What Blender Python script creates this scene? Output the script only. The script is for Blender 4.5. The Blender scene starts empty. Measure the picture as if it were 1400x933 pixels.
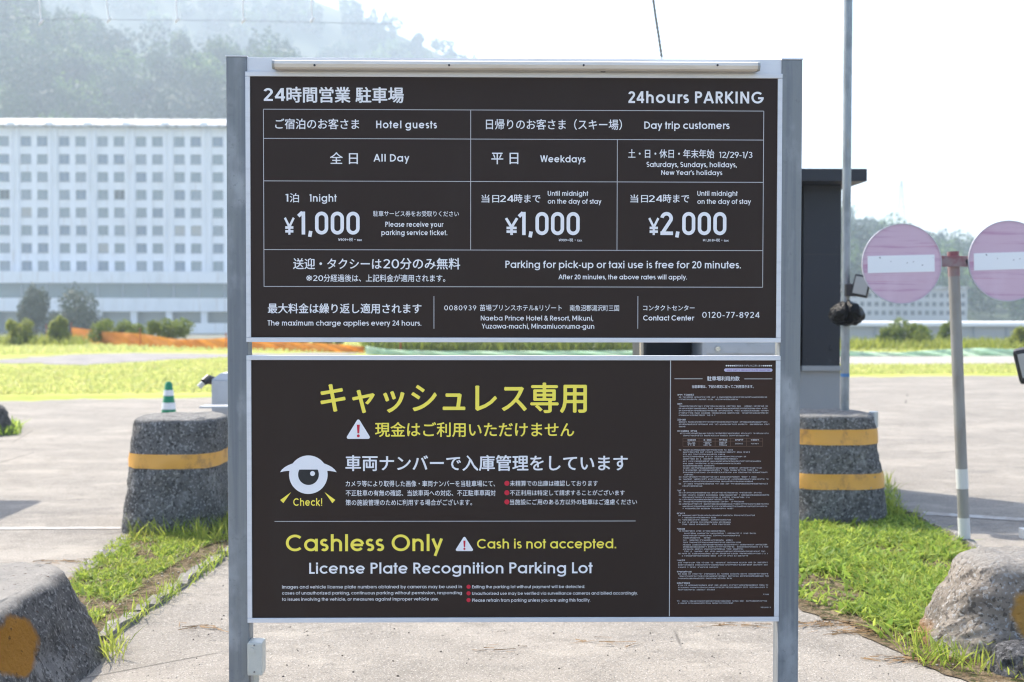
import bpy, bmesh, math, random
import numpy as np
from mathutils import Vector, Matrix, noise
random.seed(7); RNG = np.random.default_rng(7)
C = bpy.context.scene.collection
R_ = math.radians

# ------------------------------------------------------------------ camera
F = 1700.0                                   # focal length in photo pixels (1400 wide)
CAM = Vector((-0.072, -4.169, 1.5))
SZ = 1.5 - 0.1365                            # height of the middle of the sign
ROT = (Matrix.Rotation(R_(-0.88), 3, 'Z') @ Matrix.Rotation(R_(-1.51), 3, 'X') @ Matrix.Rotation(R_(-0.08), 3, 'Y'))
cd = bpy.data.cameras.new('camera'); cam = bpy.data.objects.new('camera', cd); C.objects.link(cam)
cam.matrix_world = Matrix.Translation(CAM) @ (ROT @ Matrix.Rotation(R_(90), 3, 'X')).to_4x4()
cd.sensor_width = 36; cd.lens = F / 1400 * 36; cd.clip_start = 0.05; cd.clip_end = 6000
cd.dof.use_dof = True; cd.dof.focus_distance = 4.18; cd.dof.aperture_fstop = 3.7; cd.dof.aperture_blades = 0
sc = bpy.context.scene; sc.camera = cam

# ------------------------------------------------------------------ sky, sun, exposure
SUN_EL, SUN_AZ = 50.0, 45.0                  # azimuth to the left of straight ahead
w = bpy.data.worlds.new('World'); sc.world = w; w.use_nodes = True
nt = w.node_tree; nt.nodes.clear()
sky = nt.nodes.new('ShaderNodeTexSky'); sky.sky_type = 'NISHITA'; sky.sun_disc = False
sky.sun_elevation = R_(SUN_EL); sky.sun_rotation = R_(-SUN_AZ); sky.altitude = 900
sky.air_density = 1.0; sky.dust_density = 5.0; sky.ozone_density = 1.0
bg = nt.nodes.new('ShaderNodeBackground'); bg.inputs[1].default_value = 0.15
wo = nt.nodes.new('ShaderNodeOutputWorld')
nt.links.new(sky.outputs[0], bg.inputs[0]); nt.links.new(bg.outputs[0], wo.inputs[0])
sd = bpy.data.lights.new('sun', 'SUN'); sd.energy = 3.3; sd.angle = R_(0.6); sd.color = (1.0, 0.925, 0.81)
sun = bpy.data.objects.new('sun', sd); C.objects.link(sun)
sv = Vector((-math.sin(R_(SUN_AZ)) * math.cos(R_(SUN_EL)), math.cos(R_(SUN_AZ)) * math.cos(R_(SUN_EL)), math.sin(R_(SUN_EL))))
sun.rotation_euler = sv.to_track_quat('Z', 'Y').to_euler(); sun.location = (0, 0, 30)
sc.view_settings.view_transform = 'Standard'; sc.view_settings.look = 'None'
sc.view_settings.exposure = 1.56; sc.view_settings.gamma = 1.0
sc.cycles.volume_bounces = 2; sc.cycles.max_bounces = 8; sc.cycles.transparent_max_bounces = 16
sc.cycles.filter_width = 1.15

# ------------------------------------------------------------------ measuring helpers (photo -> real place)
def ray(px, py):
    return (ROT @ Vector(((px - 700) / F, 1.0, (466.5 - py) / F)))
def at(px, py, Y):                           # point at world distance Y in front of the camera
    d = ray(px, py); return CAM + d * ((Y - CAM.y) / d.y)
def gp(px, py, z=0.0):                       # point on the ground
    d = ray(px, py); return CAM + d * ((z - CAM.z) / d.z)
def bp(px, py):                              # point on the sign face, board metres
    p = at(px, py, 0.0); return (p.x, p.z - SZ)

# ------------------------------------------------------------------ object helpers
def link(o, parent=None):
    C.objects.link(o)
    if parent is not None: o.parent = parent
    return o
def tag(o, label=None, cat=None, group=None, kind=None):
    if label: o['label'] = label
    if cat: o['category'] = cat
    if group: o['group'] = group
    if kind: o['kind'] = kind
    return o
def empty(name, loc, label=None, cat=None, group=None, rz=0):
    o = bpy.data.objects.new(name, None); link(o); o.location = loc; o.rotation_euler = (0, 0, rz)
    o.empty_display_size = 0.1
    return tag(o, label, cat, group)
class MB:
    def __init__(s): s.v = []; s.f = []
    def add(s, vs, fs):
        b = len(s.v); s.v += [tuple(v) for v in vs]; s.f += [tuple(i + b for i in f) for f in fs]; return s
    def box(s, x0, x1, y0, y1, z0, z1):
        return s.add([(x0,y0,z0),(x1,y0,z0),(x1,y1,z0),(x0,y1,z0),(x0,y0,z1),(x1,y0,z1),(x1,y1,z1),(x0,y1,z1)],
                     [(0,3,2,1),(4,5,6,7),(0,1,5,4),(1,2,6,5),(2,3,7,6),(3,0,4,7)])
    def tube(s, pts, r, n=10, cap=True):
        pts = [Vector(p) for p in pts]; rs = r if isinstance(r, (list, tuple)) else [r] * len(pts)
        vs = []; fs = []
        for i, p in enumerate(pts):
            d = (pts[min(i+1, len(pts)-1)] - pts[max(i-1, 0)]).normalized()
            up = Vector((0, 0, 1)) if abs(d.z) < 0.9 else Vector((0, 1, 0))
            a = d.cross(up).normalized(); b = a.cross(d)
            for k in range(n):
                t = 2 * math.pi * k / n; vs.append(p + (a * math.cos(t) + b * math.sin(t)) * rs[i])
        for i in range(len(pts) - 1):
            for k in range(n):
                fs.append((i*n+k, i*n+(k+1) % n, (i+1)*n+(k+1) % n, (i+1)*n+k))
        if cap: fs.append(tuple(range(n))[::-1]); fs.append(tuple(range((len(pts)-1)*n, len(pts)*n)))
        return s.add(vs, fs)
    def build(s, name, m, parent=None, bevel=0, smooth=False, kind=None):
        me = bpy.data.meshes.new(name); me.from_pydata(s.v, [], s.f); me.update()
        if bevel or True:
            bm = bmesh.new(); bm.from_mesh(me); bmesh.ops.recalc_face_normals(bm, faces=bm.faces)
            if bevel:
                es = [e for e in bm.edges if len(e.link_faces) == 2 and e.calc_face_angle(0) > 0.6]
                bmesh.ops.bevel(bm, geom=es, offset=bevel, segments=2, profile=0.6, affect='EDGES')
            bm.to_mesh(me); bm.free()
        me.materials.append(m)
        if smooth:
            me.polygons.foreach_set('use_smooth', [True] * len(me.polygons))
            try: me.set_sharp_from_angle(angle=R_(40))
            except Exception: pass
        o = bpy.data.objects.new(name, me); link(o, parent)
        if kind: o['kind'] = kind
        return o
def box(name, x0, x1, y0, y1, z0, z1, m, parent=None, bevel=0):
    return MB().box(x0, x1, y0, y1, z0, z1).build(name, m, parent, bevel)
def bigmesh(name, v, f, m, parent=None, kind=None, mats=None, mi=None):
    me = bpy.data.meshes.new(name); v = np.asarray(v, np.float32); f = np.asarray(f, np.int32); k = f.shape[1]
    me.vertices.add(len(v)); me.vertices.foreach_set('co', v.ravel())
    me.loops.add(f.size); me.loops.foreach_set('vertex_index', f.ravel())
    me.polygons.add(len(f)); me.polygons.foreach_set('loop_start', np.arange(0, f.size, k, dtype=np.int32))
    me.polygons.foreach_set('loop_total', np.full(len(f), k, np.int32))
    for q in (mats or [m]): me.materials.append(q)
    if mi is not None: me.polygons.foreach_set('material_index', np.asarray(mi, np.int32))
    me.update(calc_edges=True); me.validate()
    o = bpy.data.objects.new(name, me); link(o, parent)
    if kind: o['kind'] = kind
    return o

# ------------------------------------------------------------------ materials
def srgb(*c):
    return tuple(((x/255) / 12.92 if x/255 <= 0.04045 else ((x/255 + 0.055) / 1.055) ** 2.4) for x in c) + (1,)
class M:
    def __init__(s, name, col=(0.5, 0.5, 0.5), rough=0.7, metal=0.0, spec=0.5):
        s.m = bpy.data.materials.new(name); s.m.use_nodes = True; s.t = s.m.node_tree
        s.b = s.t.nodes['Principled BSDF']; s.b.inputs['Base Color'].default_value = tuple(col)[:3] + (1,)
        s.b.inputs['Roughness'].default_value = rough; s.b.inputs['Metallic'].default_value = metal
        s.b.inputs['Specular IOR Level'].default_value = spec
        s.co = s.t.nodes.new('ShaderNodeTexCoord').outputs['Object']; s.cur = None; s.col0 = tuple(col)[:3] + (1,)
    def mapping(s, sc=(1, 1, 1), rot=(0, 0, 0)):
        n = s.t.nodes.new('ShaderNodeMapping'); n.inputs['Scale'].default_value = sc; n.inputs['Rotation'].default_value = rot
        s.t.links.new(s.co, n.inputs[0]); return n.outputs[0]
    def noise(s, scale, detail=4, rough=0.55, sc=(1, 1, 1), lo=0.4, hi=0.6, kind='noise', rot=(0, 0, 0)):
        if kind == 'noise':
            n = s.t.nodes.new('ShaderNodeTexNoise'); n.inputs['Detail'].default_value = detail; n.inputs['Roughness'].default_value = rough
            out = n.outputs[0]
        else:
            n = s.t.nodes.new('ShaderNodeTexVoronoi'); out = n.outputs['Distance']
            if kind == 'crack': n.feature = 'DISTANCE_TO_EDGE'
        n.inputs['Scale'].default_value = scale; s.t.links.new(s.mapping(sc, rot), n.inputs['Vector'])
        r = s.t.nodes.new('ShaderNodeMapRange'); r.inputs[1].default_value = lo; r.inputs[2].default_value = hi
        r.interpolation_type = 'SMOOTHSTEP'
        s.t.links.new(out, r.inputs[0]); return r.outputs[0]
    def mul(s, a, b):
        n = s.t.nodes.new('ShaderNodeMath'); n.operation = 'MULTIPLY'; s.t.links.new(a, n.inputs[0])
        if isinstance(b, (int, float)): n.inputs[1].default_value = b
        else: s.t.links.new(b, n.inputs[1])
        return n.outputs[0]
    def mix(s, fac, col):
        n = s.t.nodes.new('ShaderNodeMix'); n.data_type = 'RGBA'
        if s.cur is None: n.inputs[6].default_value = s.col0
        else: s.t.links.new(s.cur, n.inputs[6])
        n.inputs[7].default_value = tuple(col)[:3] + (1,)
        if isinstance(fac, (int, float)): n.inputs[0].default_value = fac
        else: s.t.links.new(fac, n.inputs[0])
        s.cur = n.outputs[2]; s.t.links.new(s.cur, s.b.inputs['Base Color']); return s
    def bump(s, h, strength=0.3, dist=0.01):
        n = s.t.nodes.new('ShaderNodeBump'); n.inputs['Strength'].default_value = strength; n.inputs['Distance'].default_value = dist
        s.t.links.new(h, n.inputs['Height'])
        if s.b.inputs['Normal'].links: s.t.links.new(s.b.inputs['Normal'].links[0].from_socket, n.inputs['Normal'])
        s.t.links.new(n.outputs[0], s.b.inputs['Normal']); return s
    def trans(s, amount):                     # light passing through leaves
        tr = s.t.nodes.new('ShaderNodeBsdfTranslucent'); ms = s.t.nodes.new('ShaderNodeMixShader')
        if s.cur is not None: s.t.links.new(s.cur, tr.inputs[0])
        else: tr.inputs[0].default_value = s.col0
        out = s.t.nodes['Material Output']; ms.inputs[0].default_value = amount
        s.t.links.new(s.b.outputs[0], ms.inputs[1]); s.t.links.new(tr.outputs[0], ms.inputs[2]); s.t.links.new(ms.outputs[0], out.inputs[0]); return s
    def island(s, lo, hi, col):               # each separate leaf / blade its own tone
        g = s.t.nodes.new('ShaderNodeNewGeometry'); r = s.t.nodes.new('ShaderNodeMapRange')
        r.inputs[1].default_value = lo; r.inputs[2].default_value = hi
        s.t.links.new(g.outputs['Random Per Island'], r.inputs[0]); return s.mix(r.outputs[0], col)

# ==================================================================
# ------------------------------------------------------------------ ground, lot, paths
def sheet(name, pts, z, m, kind='structure', jit=0.0, sub=6, seed=1, label=None, thick=0.0):
    rnd = random.Random(seed); P = []
    for i, p in enumerate(pts):
        a = Vector((p[0], p[1])); b = Vector((pts[(i+1) % len(pts)][0], pts[(i+1) % len(pts)][1])); L = (b-a).length; n = (b-a).normalized() if L else a
        for k in range(sub):
            q = a.lerp(b, k/sub); o = rnd.gauss(0, jit) if k else 0
            P.append((q.x - n.y*o, q.y + n.x*o))
    mb = MB(); n = len(P)
    if thick: mb.add([(x, y, z) for x, y in P] + [(x, y, z-thick) for x, y in P], [tuple(range(n))] + [(i, (i+1) % n, n+(i+1) % n, n+i) for i in range(n)])
    else: mb.add([(x, y, z) for x, y in P], [tuple(range(n))])
    return tag(mb.build(name, m), kind=kind, label=label)
def G(*pp): return [tuple(gp(x, y)[:2]) for x, y in pp]
_m = M('field_ground', (0.26, 0.29, 0.06), 0.95, spec=0.1)
_m.mix(_m.noise(0.35, 6, sc=(1, 2.5, 1), lo=.38, hi=.66), (0.36, 0.36, 0.11)); _m.mix(_m.noise(2.5, 5, sc=(1, 2, 1), lo=.52, hi=.72), (0.14, 0.18, 0.03)); m_field = _m.m
v = []; f = []; ys = [-40, 0, 20, 40, 55, 58, 62, 70, 120, 200, 400, 800, 1500]; xs_ = [-1400, -500, -200, -80, -30, 0, 30, 80, 200, 500, 1400]
for y in ys:
    for x in xs_: v.append((x, y, 0 if y <= 55 else (-.5 if y <= 58 else (-2.0 if y <= 62 else -2.6))))
nx = len(xs_)
for j in range(len(ys)-1):
    for i in range(nx-1): f.append((j*nx+i, j*nx+i+1, (j+1)*nx+i+1, (j+1)*nx+i))
_m = M('meadow_far', (0.15, 0.15, 0.10), .95, spec=.1); _m.mix(_m.noise(.05, 5, lo=.4, hi=.65), (.19, .185, .16)); m_far = _m.m
tag(bigmesh('ground', v, f, m_field, mats=[m_field, m_far], mi=[1 if v[q[0]][1] >= 58 else 0 for q in f]), kind='structure')

_m = M('asphalt', (0.215, 0.196, 0.170), 0.9, spec=0.25)
_m.mix(_m.noise(0.5, 6, sc=(1, 2.2, 1), lo=.40, hi=.68), (0.29, 0.262, 0.225)); _m.mix(_m.mul(_m.noise(0.9, 7, .62, sc=(.6, 2.2, 1), lo=.54, hi=.70), .7), (0.135, 0.125, 0.115))
_m.mix(_m.mul(_m.noise(4.0, 8, .75, lo=.46, hi=.66), .6), (0.155, 0.14, 0.12)); _m.mix(_m.mul(_m.noise(1.6, 8, .7, sc=(1, 1.5, 1), lo=.52, hi=.64), .6), (0.33, 0.30, 0.255)); _m.mix(_m.mul(_m.noise(130, 2, lo=.56, hi=.66), .75), (0.40, 0.375, 0.34))
_m.mix(_m.mul(_m.noise(95, 3, lo=.60, hi=.70), .8), (0.085, 0.08, 0.075)); _m.mix(_m.mul(_m.noise(28, 4, lo=.66, hi=.72), .7), (0.07, 0.06, 0.05))
cr = _m.noise(0.30, kind='crack', lo=0.0035, hi=0.0); _m.mix(_m.mul(_m.mul(cr, _m.noise(.8, 3, lo=.50, hi=.58)), .7), (0.05, 0.045, 0.04))
_m.bump(_m.noise(110, 3, lo=.3, hi=.7), 0.6, 0.005); m_asph = _m.m
sheet('parking_lot', G((-600, 553), (0, 549), (310, 544), (700, 532), (1165, 516), (1400, 514), (2200, 513)) + [(25, -25), (-25, -25)], 0.004, m_asph, jit=.12, sub=14)
_m = M('gravel', (0.20, 0.19, 0.19), .95, spec=.1); _m.mix(_m.noise(2, 6, sc=(.6, 2, 1), lo=.4, hi=.65), (0.30, 0.28, 0.26)); m_gravel = _m.m
sheet('gravel_path', G((-300, 499), (0, 497), (120, 500), (230, 492), (330, 487), (480, 486), (480, 483), (330, 484.5), (180, 483), (90, 486), (40, 490), (0, 493), (-300, 490)), 0.008, m_gravel, jit=.25, seed=3)
_m = M('pale_road', (0.33, 0.31, 0.28), .9, spec=.2); _m.mix(_m.noise(1, 6, sc=(.5, 3, 1), lo=.4, hi=.65), (0.26, 0.24, 0.22)); m_road = _m.m
sheet('road', G((1100, 499), (1400, 497.5), (2300, 496), (2300, 487), (1400, 487.5), (1100, 488)), 0.008, m_road, jit=.1, seed=4)
_m = M('line_paint', (0.36, 0.35, 0.33), .7); _m.mix(_m.mul(_m.noise(4, 9, .8, lo=.46, hi=.56), .95), (0.25, 0.225, 0.195)); m_paint = _m.m
sheet('painted_line', G((-400, 726.5), (166, 725), (166, 722), (-400, 723)), 0.008, m_paint, jit=.006, sub=20)
sheet('painted_line', G((1262, 705), (1330, 709.5), (1420, 715.5), (1700, 737), (1700, 732), (1420, 711), (1330, 705.5), (1262, 701)), 0.008, m_paint, jit=.006, sub=10, seed=5)
# earth and kerbs of the two little islands
_m = M('soil', (0.105, 0.075, 0.045), .95, spec=.1); _m.mix(_m.noise(9, 6, lo=.4, hi=.65), (0.20, 0.155, 0.10)); _m.mix(_m.noise(22, 5, lo=.5, hi=.62), (0.05, 0.055, 0.02))
_m.bump(_m.noise(40, 5, lo=.2, hi=.8), .8, .02); m_soil = _m.m
ISL_L = G((160, 741), (96, 790), (20, 850), (70, 905), (118, 905), (160, 868), (235, 812), (312, 758), (420, 715), (400, 700), (250, 705))
ISL_R = G((1010, 760), (1060, 815), (1097, 838), (1165, 858), (1215, 888), (1290, 925), (1420, 960), (1700, 960), (1700, 830), (1345, 765), (1283, 727), (1214, 694), (1205, 660), (1100, 680))
sheet('soil', ISL_L, 0.009, m_soil, jit=.012, seed=6); sheet('soil', ISL_R, 0.009, m_soil, jit=.02, seed=7)
_m = M('kerb_concrete', (0.20, 0.188, 0.17), .9, spec=.2); _m.mix(_m.noise(6, 7, .65, lo=.42, hi=.66), (0.16, 0.15, 0.13)); _m.mix(_m.noise(45, 4, lo=.58, hi=.66), (0.42, 0.4, 0.37))
_m.bump(_m.noise(35, 6, lo=.3, hi=.7), .6, .006); m_kerb = _m.m
def kerb(p0, p1, wpx, n, seed, z=0.055, lab=None):
    a, b = gp(*p0), gp(*p1); d = (b-a); L = d.length; d.normalize(); nrm = Vector((-d.y, d.x, 0)); rnd = random.Random(seed); out = []
    for i in range(n):
        s0, s1 = L*i/n + rnd.uniform(.004, .012), L*(i+1)/n - rnd.uniform(.004, .012); mb = MB(); k = 7; vs = []; fs = []
        for j in range(k):
            s = s0 + (s1-s0)*j/(k-1); w0, w1 = rnd.gauss(0, .007), wpx + rnd.gauss(0, .008); h = z + rnd.gauss(0, .006) - (rnd.random() < .15)*.02
            for w_, hh in ((w0, -.02), (w0+.006, h), (w1-.008, h-.004), (w1, -.02)):
                q = a + d*s + nrm*w_; vs.append((q.x, q.y, hh))
        for j in range(k-1):
            for c in range(3): fs.append((j*4+c, j*4+c+1, (j+1)*4+c+1, (j+1)*4+c))
        fs += [(0, 1, 2, 3), tuple((k-1)*4+c for c in (3, 2, 1, 0))]
        mb.add(vs, fs); out.append(mb.build('kerb_stone', m_kerb))
    base = out[0]
    return out
def kerbset(label, *segs, kind='structure'):
    root = empty('kerb', (0, 0, 0)); root['kind'] = 'structure'
    for s in segs:
        for o in kerb(*s): o.parent = root
kerbset('', ((150, 878), (312, 763), .085, 4, 11, .035), ((312, 763), (395, 716), .085, 2, 12, .035))
kerbset('', ((96, 792), (163, 741), -.07, 2, 13, .03))
kerbset('', ((1214, 696), (1283, 729), .07, 2, 14, .05), ((1283, 729), (1345, 766), .07, 2, 15, .05))

# ------------------------------------------------------------------ grass and weeds
def in_poly(P, x, y):
    r = np.zeros(len(x), bool); n = len(P); j = n-1
    for i in range(n):
        xi, yi = P[i]; xj, yj = P[j]
        c = ((yi > y) != (yj > y)) & (x < (xj-xi)*(y-yi)/(yj-yi+1e-12)+xi); r ^= c; j = i
    return r
def sample(P, n, dens=None):
    P = [tuple(p[:2]) for p in P]; a = np.array(P); out = np.zeros((0, 2))
    while len(out) < n:
        q = RNG.uniform(a.min(0), a.max(0), (n*2, 2)); q = q[in_poly(P, q[:, 0], q[:, 1])]
        if dens is not None: q = q[RNG.random(len(q)) < dens(q)]
        out = np.vstack([out, q])
    return out[:n]
def blades(name, pts, h0, h1, w0, w1, m, lean=.5, z=0.01, curl=.6, parent=None, kind='stuff', zmul=None):
    n = len(pts); h = RNG.uniform(h0, h1, n) * (1 if zmul is None else zmul); wd = RNG.uniform(w0, w1, n)
    az = RNG.uniform(0, 2*np.pi, n); ln = RNG.uniform(.1, 1, n)*lean; fa = RNG.uniform(0, 2*np.pi, n)
    V = np.zeros((n, 6, 3)); sx, sy = np.cos(fa), np.sin(fa)
    for k, (t, ww) in enumerate(((0, .45), (.5, 1.0), (1, .08))):
        off = h*ln*(t + curl*t*t)*1.0; zz_ = h*t*(1 - .35*ln*t)
        cx = pts[:, 0] + np.cos(az)*off; cy = pts[:, 1] + np.sin(az)*off
        for s in (0, 1):
            g = (s-.5)*wd*ww; V[:, 2*k+s, 0] = cx + sx*g; V[:, 2*k+s, 1] = cy + sy*g; V[:, 2*k+s, 2] = z + zz_
    b = (np.arange(n)*6)[:, None]; Fq = np.concatenate([b+np.array([[0, 1, 3, 2]]), b+np.array([[2, 3, 5, 4]])], 0)
    return bigmesh(name, V.reshape(-1, 3), Fq, m, parent, kind)
def leafmat(name, a, b, c, tr=.45, rough=.55):
    m = M(name, a, rough, spec=.3); m.island(0, 1, b); m.mix(m.noise(1.7, 3, lo=.45, hi=.65), c); m.trans(tr); return m.m
m_grass = leafmat('grass_blade', (0.13, 0.22, 0.03), (0.46, 0.52, 0.09), (0.36, 0.39, 0.08), .55)
m_weed = leafmat('weed_leaf', (0.12, 0.22, 0.04), (0.44, 0.53, 0.10), (0.26, 0.37, 0.06), .55)
m_dry = leafmat('dry_blade', (0.27, 0.21, 0.09), (0.35, 0.29, 0.15), (0.22, 0.16, 0.08), .3)
m_fieldg = leafmat('field_blade', (0.45, 0.49, 0.15), (0.52, 0.54, 0.20), (0.55, 0.52, 0.21), .45)
GL = G((166, 738), (112, 782), (60, 838), (112, 872), (138, 852), (200, 797), (285, 748), (400, 715), (380, 702), (250, 712))
GR = G((1020, 770), (1070, 812), (1110, 826), (1160, 846), (1205, 876), (1240, 882), (1275, 865), (1322, 790), (1340, 766), (1275, 729), (1210, 697), (1205, 675), (1100, 690))
clump = lambda q: np.clip(.35 + 1.3*np.array([noise.noise((x*5, y*5, 1.3)) + .35 for x, y in q]), .06, 1)
clump2 = lambda q: np.clip(.1 + 1.9*np.array([noise.noise((x*4.5, y*4.5, 7.3)) + .28 for x, y in q]), .03, 1)
gl = sample(GL, 5600, clump2); clump3 = lambda q: np.clip(.25 + 1.5*np.array([noise.noise((x*3.2, y*3.2, 4.3)) + .3 for x, y in q]), .05, 1)
gr = sample(GR, 7500, clump3)
tag(blades('grass', gl, .018, .055, .004, .010, m_grass, .8), 'short bright grass on the island behind the left concrete block', 'grass')
tag(blades('grass', gr, .03, .085, .004, .010, m_grass, .8), 'lush bright grass behind the right concrete block', 'grass')
tag(blades('weeds', sample(GL, 3000, clump2), .015, .042, .012, .022, m_weed, 1.4, curl=.9), 'small broad leaved weeds among the left grass', 'weeds')
tag(blades('weeds', sample(GR, 7000, clump3), .03, .08, .018, .036, m_weed, 1.3, curl=.9), 'broad leaved weeds filling the right island', 'weeds')
def ring(cx, cy, n, rx, ry): a = RNG.uniform(0, 2*np.pi, n); r = RNG.uniform(.75, 1.15, n); return np.stack([cx+np.cos(a)*r*rx, cy+np.sin(a)*r*ry], 1)
bl0 = gp(238, 733); br0 = gp(1140, 707)
tall = np.vstack([sample(G((180, 740), (310, 748), (400, 716), (400, 705), (170, 728)), 700), sample(G((1090, 712), (1215, 712), (1262, 728), (1205, 690), (1100, 695)), 700)])
tag(blades('grass', tall, .07, .16, .005, .011, m_grass, .55), 'taller grass tufts at the feet of the banded bollards', 'grass')
edge = np.vstack([sample(G((140, 872), (150, 884), (320, 765), (312, 754)), 260, lambda q: clump(q*2.3)), sample(G((150, 876), (130, 905), (170, 915), (176, 880)), 60),
                  sample(G((1210, 880), (1260, 915), (1400, 935), (1420, 900), (1330, 880)), 420), sample(G((1205, 650), (1216, 690), (1240, 700), (1225, 672)), 120)])
tag(blades('grass', edge, .03, .13, .004, .010, m_grass, .7), 'sparse grass tufts growing out of the kerb joints', 'grass')
tag(blades('dry_grass', np.vstack([sample(ISL_L, 1800), sample(ISL_R, 2200)]), .02, .07, .002, .005, m_dry, 2.2, z=.012), 'dry straw and needles lying on the soil', 'dry grass')
# the field: a thin stand of short grass, taller at its edges
fp = sample(G((-250, 543), (310, 537), (700, 525), (1165, 512), (1650, 510), (1650, 499), (1100, 500), (700, 500), (330, 489), (200, 497), (120, 503), (-250, 502)), 38000)
tag(blades('grass', fp, .04, .11, .02, .05, m_fieldg, .8, z=0), 'yellow green mown field beyond the parking lot', 'grass')
fp = np.vstack([sample(G((-250, 488), (60, 485), (200, 481), (500, 482), (900, 484), (900, 472), (-250, 466)), 14000), sample(G((1100, 486), (1700, 486), (1700, 470), (1100, 470)), 5000)])
tag(blades('grass', fp, .05, .16, .03, .07, m_fieldg, .8, z=0), 'rough pale grass in front of the orange netting', 'grass')
# gravel and needles on the asphalt
def debris(name, pts, s0, s1, m, label, cat, z=.006):
    n = len(pts); V = np.zeros((n, 6, 3)); s = RNG.uniform(s0, s1, n)**1.0; a = RNG.uniform(0, 6.28, n)
    base = np.array([(1, 0, 0), (-1, 0, 0), (0, 1, 0), (0, -1, 0), (0, 0, .8), (0, 0, -.8)])
    k = RNG.uniform(.5, 1.2, (n, 6, 1)); Vb = base[None]*k*s[:, None, None]
    V[..., 0] = Vb[..., 0]*np.cos(a)[:, None] - Vb[..., 1]*np.sin(a)[:, None] + pts[:, :1]; V[..., 1] = Vb[..., 0]*np.sin(a)[:, None] + Vb[..., 1]*np.cos(a)[:, None] + pts[:, 1:]
    V[..., 2] = Vb[..., 2] + z
    b = (np.arange(n)*6)[:, None]; T = np.array([(0, 2, 4), (2, 1, 4), (1, 3, 4), (3, 0, 4), (2, 0, 5), (1, 2, 5), (3, 1, 5), (0, 3, 5)])
    return tag(bigmesh(name, V.reshape(-1, 3), (b[:, None] + T[None]).reshape(-1, 3), m), label, cat, kind='stuff')
m_peb = M('pebble', (0.07, 0.06, 0.05), .9).m; m_peb2 = M('pebble_pale', (0.36, 0.33, 0.29), .9).m
near = G((160, 960), (180, 880), (330, 770), (1080, 770), (1110, 850), (1260, 940), (1260, 990), (160, 990))
debris('grit', sample(near, 260), .002, .0065, m_peb, 'dark grit scattered on the asphalt under the board', 'grit')
debris('grit', sample(near, 1500), .001, .0032, m_peb2, 'pale grit scattered on the asphalt under the board', 'grit')
debris('grit', np.vstack([sample(ISL_R, 500), sample(ISL_L, 300)]), .003, .009, m_peb2, 'small pale stones in the island soil', 'grit', .014)
nd = np.vstack([np.array(gp(cx, cy)[:2]) + RNG.normal(0, 1, (k, 2))*(.10, .035) for cx, cy, k in ((1130, 856, 70), (1180, 866, 80), (1010, 856, 25), (830, 880, 12), (1260, 905, 90), (270, 860, 16), (690, 890, 8), (90, 770, 40))])
n = len(nd); a = RNG.normal(0, .5, n); L = RNG.uniform(.015, .05, n); V = np.zeros((n, 4, 3))
for i, (s, t) in enumerate(((-1, -1), (1, -1), (1, 1), (-1, 1))):
    V[:, i, 0] = nd[:, 0] + np.cos(a)*L*s - np.sin(a)*.0016*t; V[:, i, 1] = nd[:, 1] + np.sin(a)*L*s + np.cos(a)*.0016*t; V[:, i, 2] = .008 + RNG.uniform(0, .006, n)
tag(bigmesh('pine_needles', V.reshape(-1, 3), np.arange(n*4).reshape(-1, 4), M('needle', (.20, .12, .05), .8).m), 'brown pine needles lying on the asphalt', 'needles', kind='stuff')

# ------------------------------------------------------------------ foliage
def leaf_cloud(cs, n, size, flat=.0, shell=.55):
    """cs: rows of centre, radii; many leaf faces through the volume of each ellipsoid"""
    cs = np.asarray(cs, float); k = len(cs); d = RNG.normal(size=(k, n, 3)); d /= np.linalg.norm(d, axis=2, keepdims=True)
    r = (shell + (1-shell)*RNG.random((k, n, 1))) * (1 + .18*np.sin(d[..., :1]*7 + d[..., 2:]*9 + cs[:, None, :1]))
    p = cs[:, None, :3] + d*r*cs[:, None, 3:6]
    a = d*.8 + RNG.normal(size=d.shape)*.7; a /= np.linalg.norm(a, axis=2, keepdims=True); u = np.cross(a, RNG.normal(size=d.shape)); u /= np.linalg.norm(u, axis=2, keepdims=True); w_ = np.cross(a, u)
    s = size*RNG.uniform(.6, 1.3, (k, n, 1)); V = np.stack([p-u*s, p-w_*s*.6, p+u*s, p+w_*s*.6], 2).reshape(-1, 3)
    return V, np.arange(len(V)).reshape(-1, 4)
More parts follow.
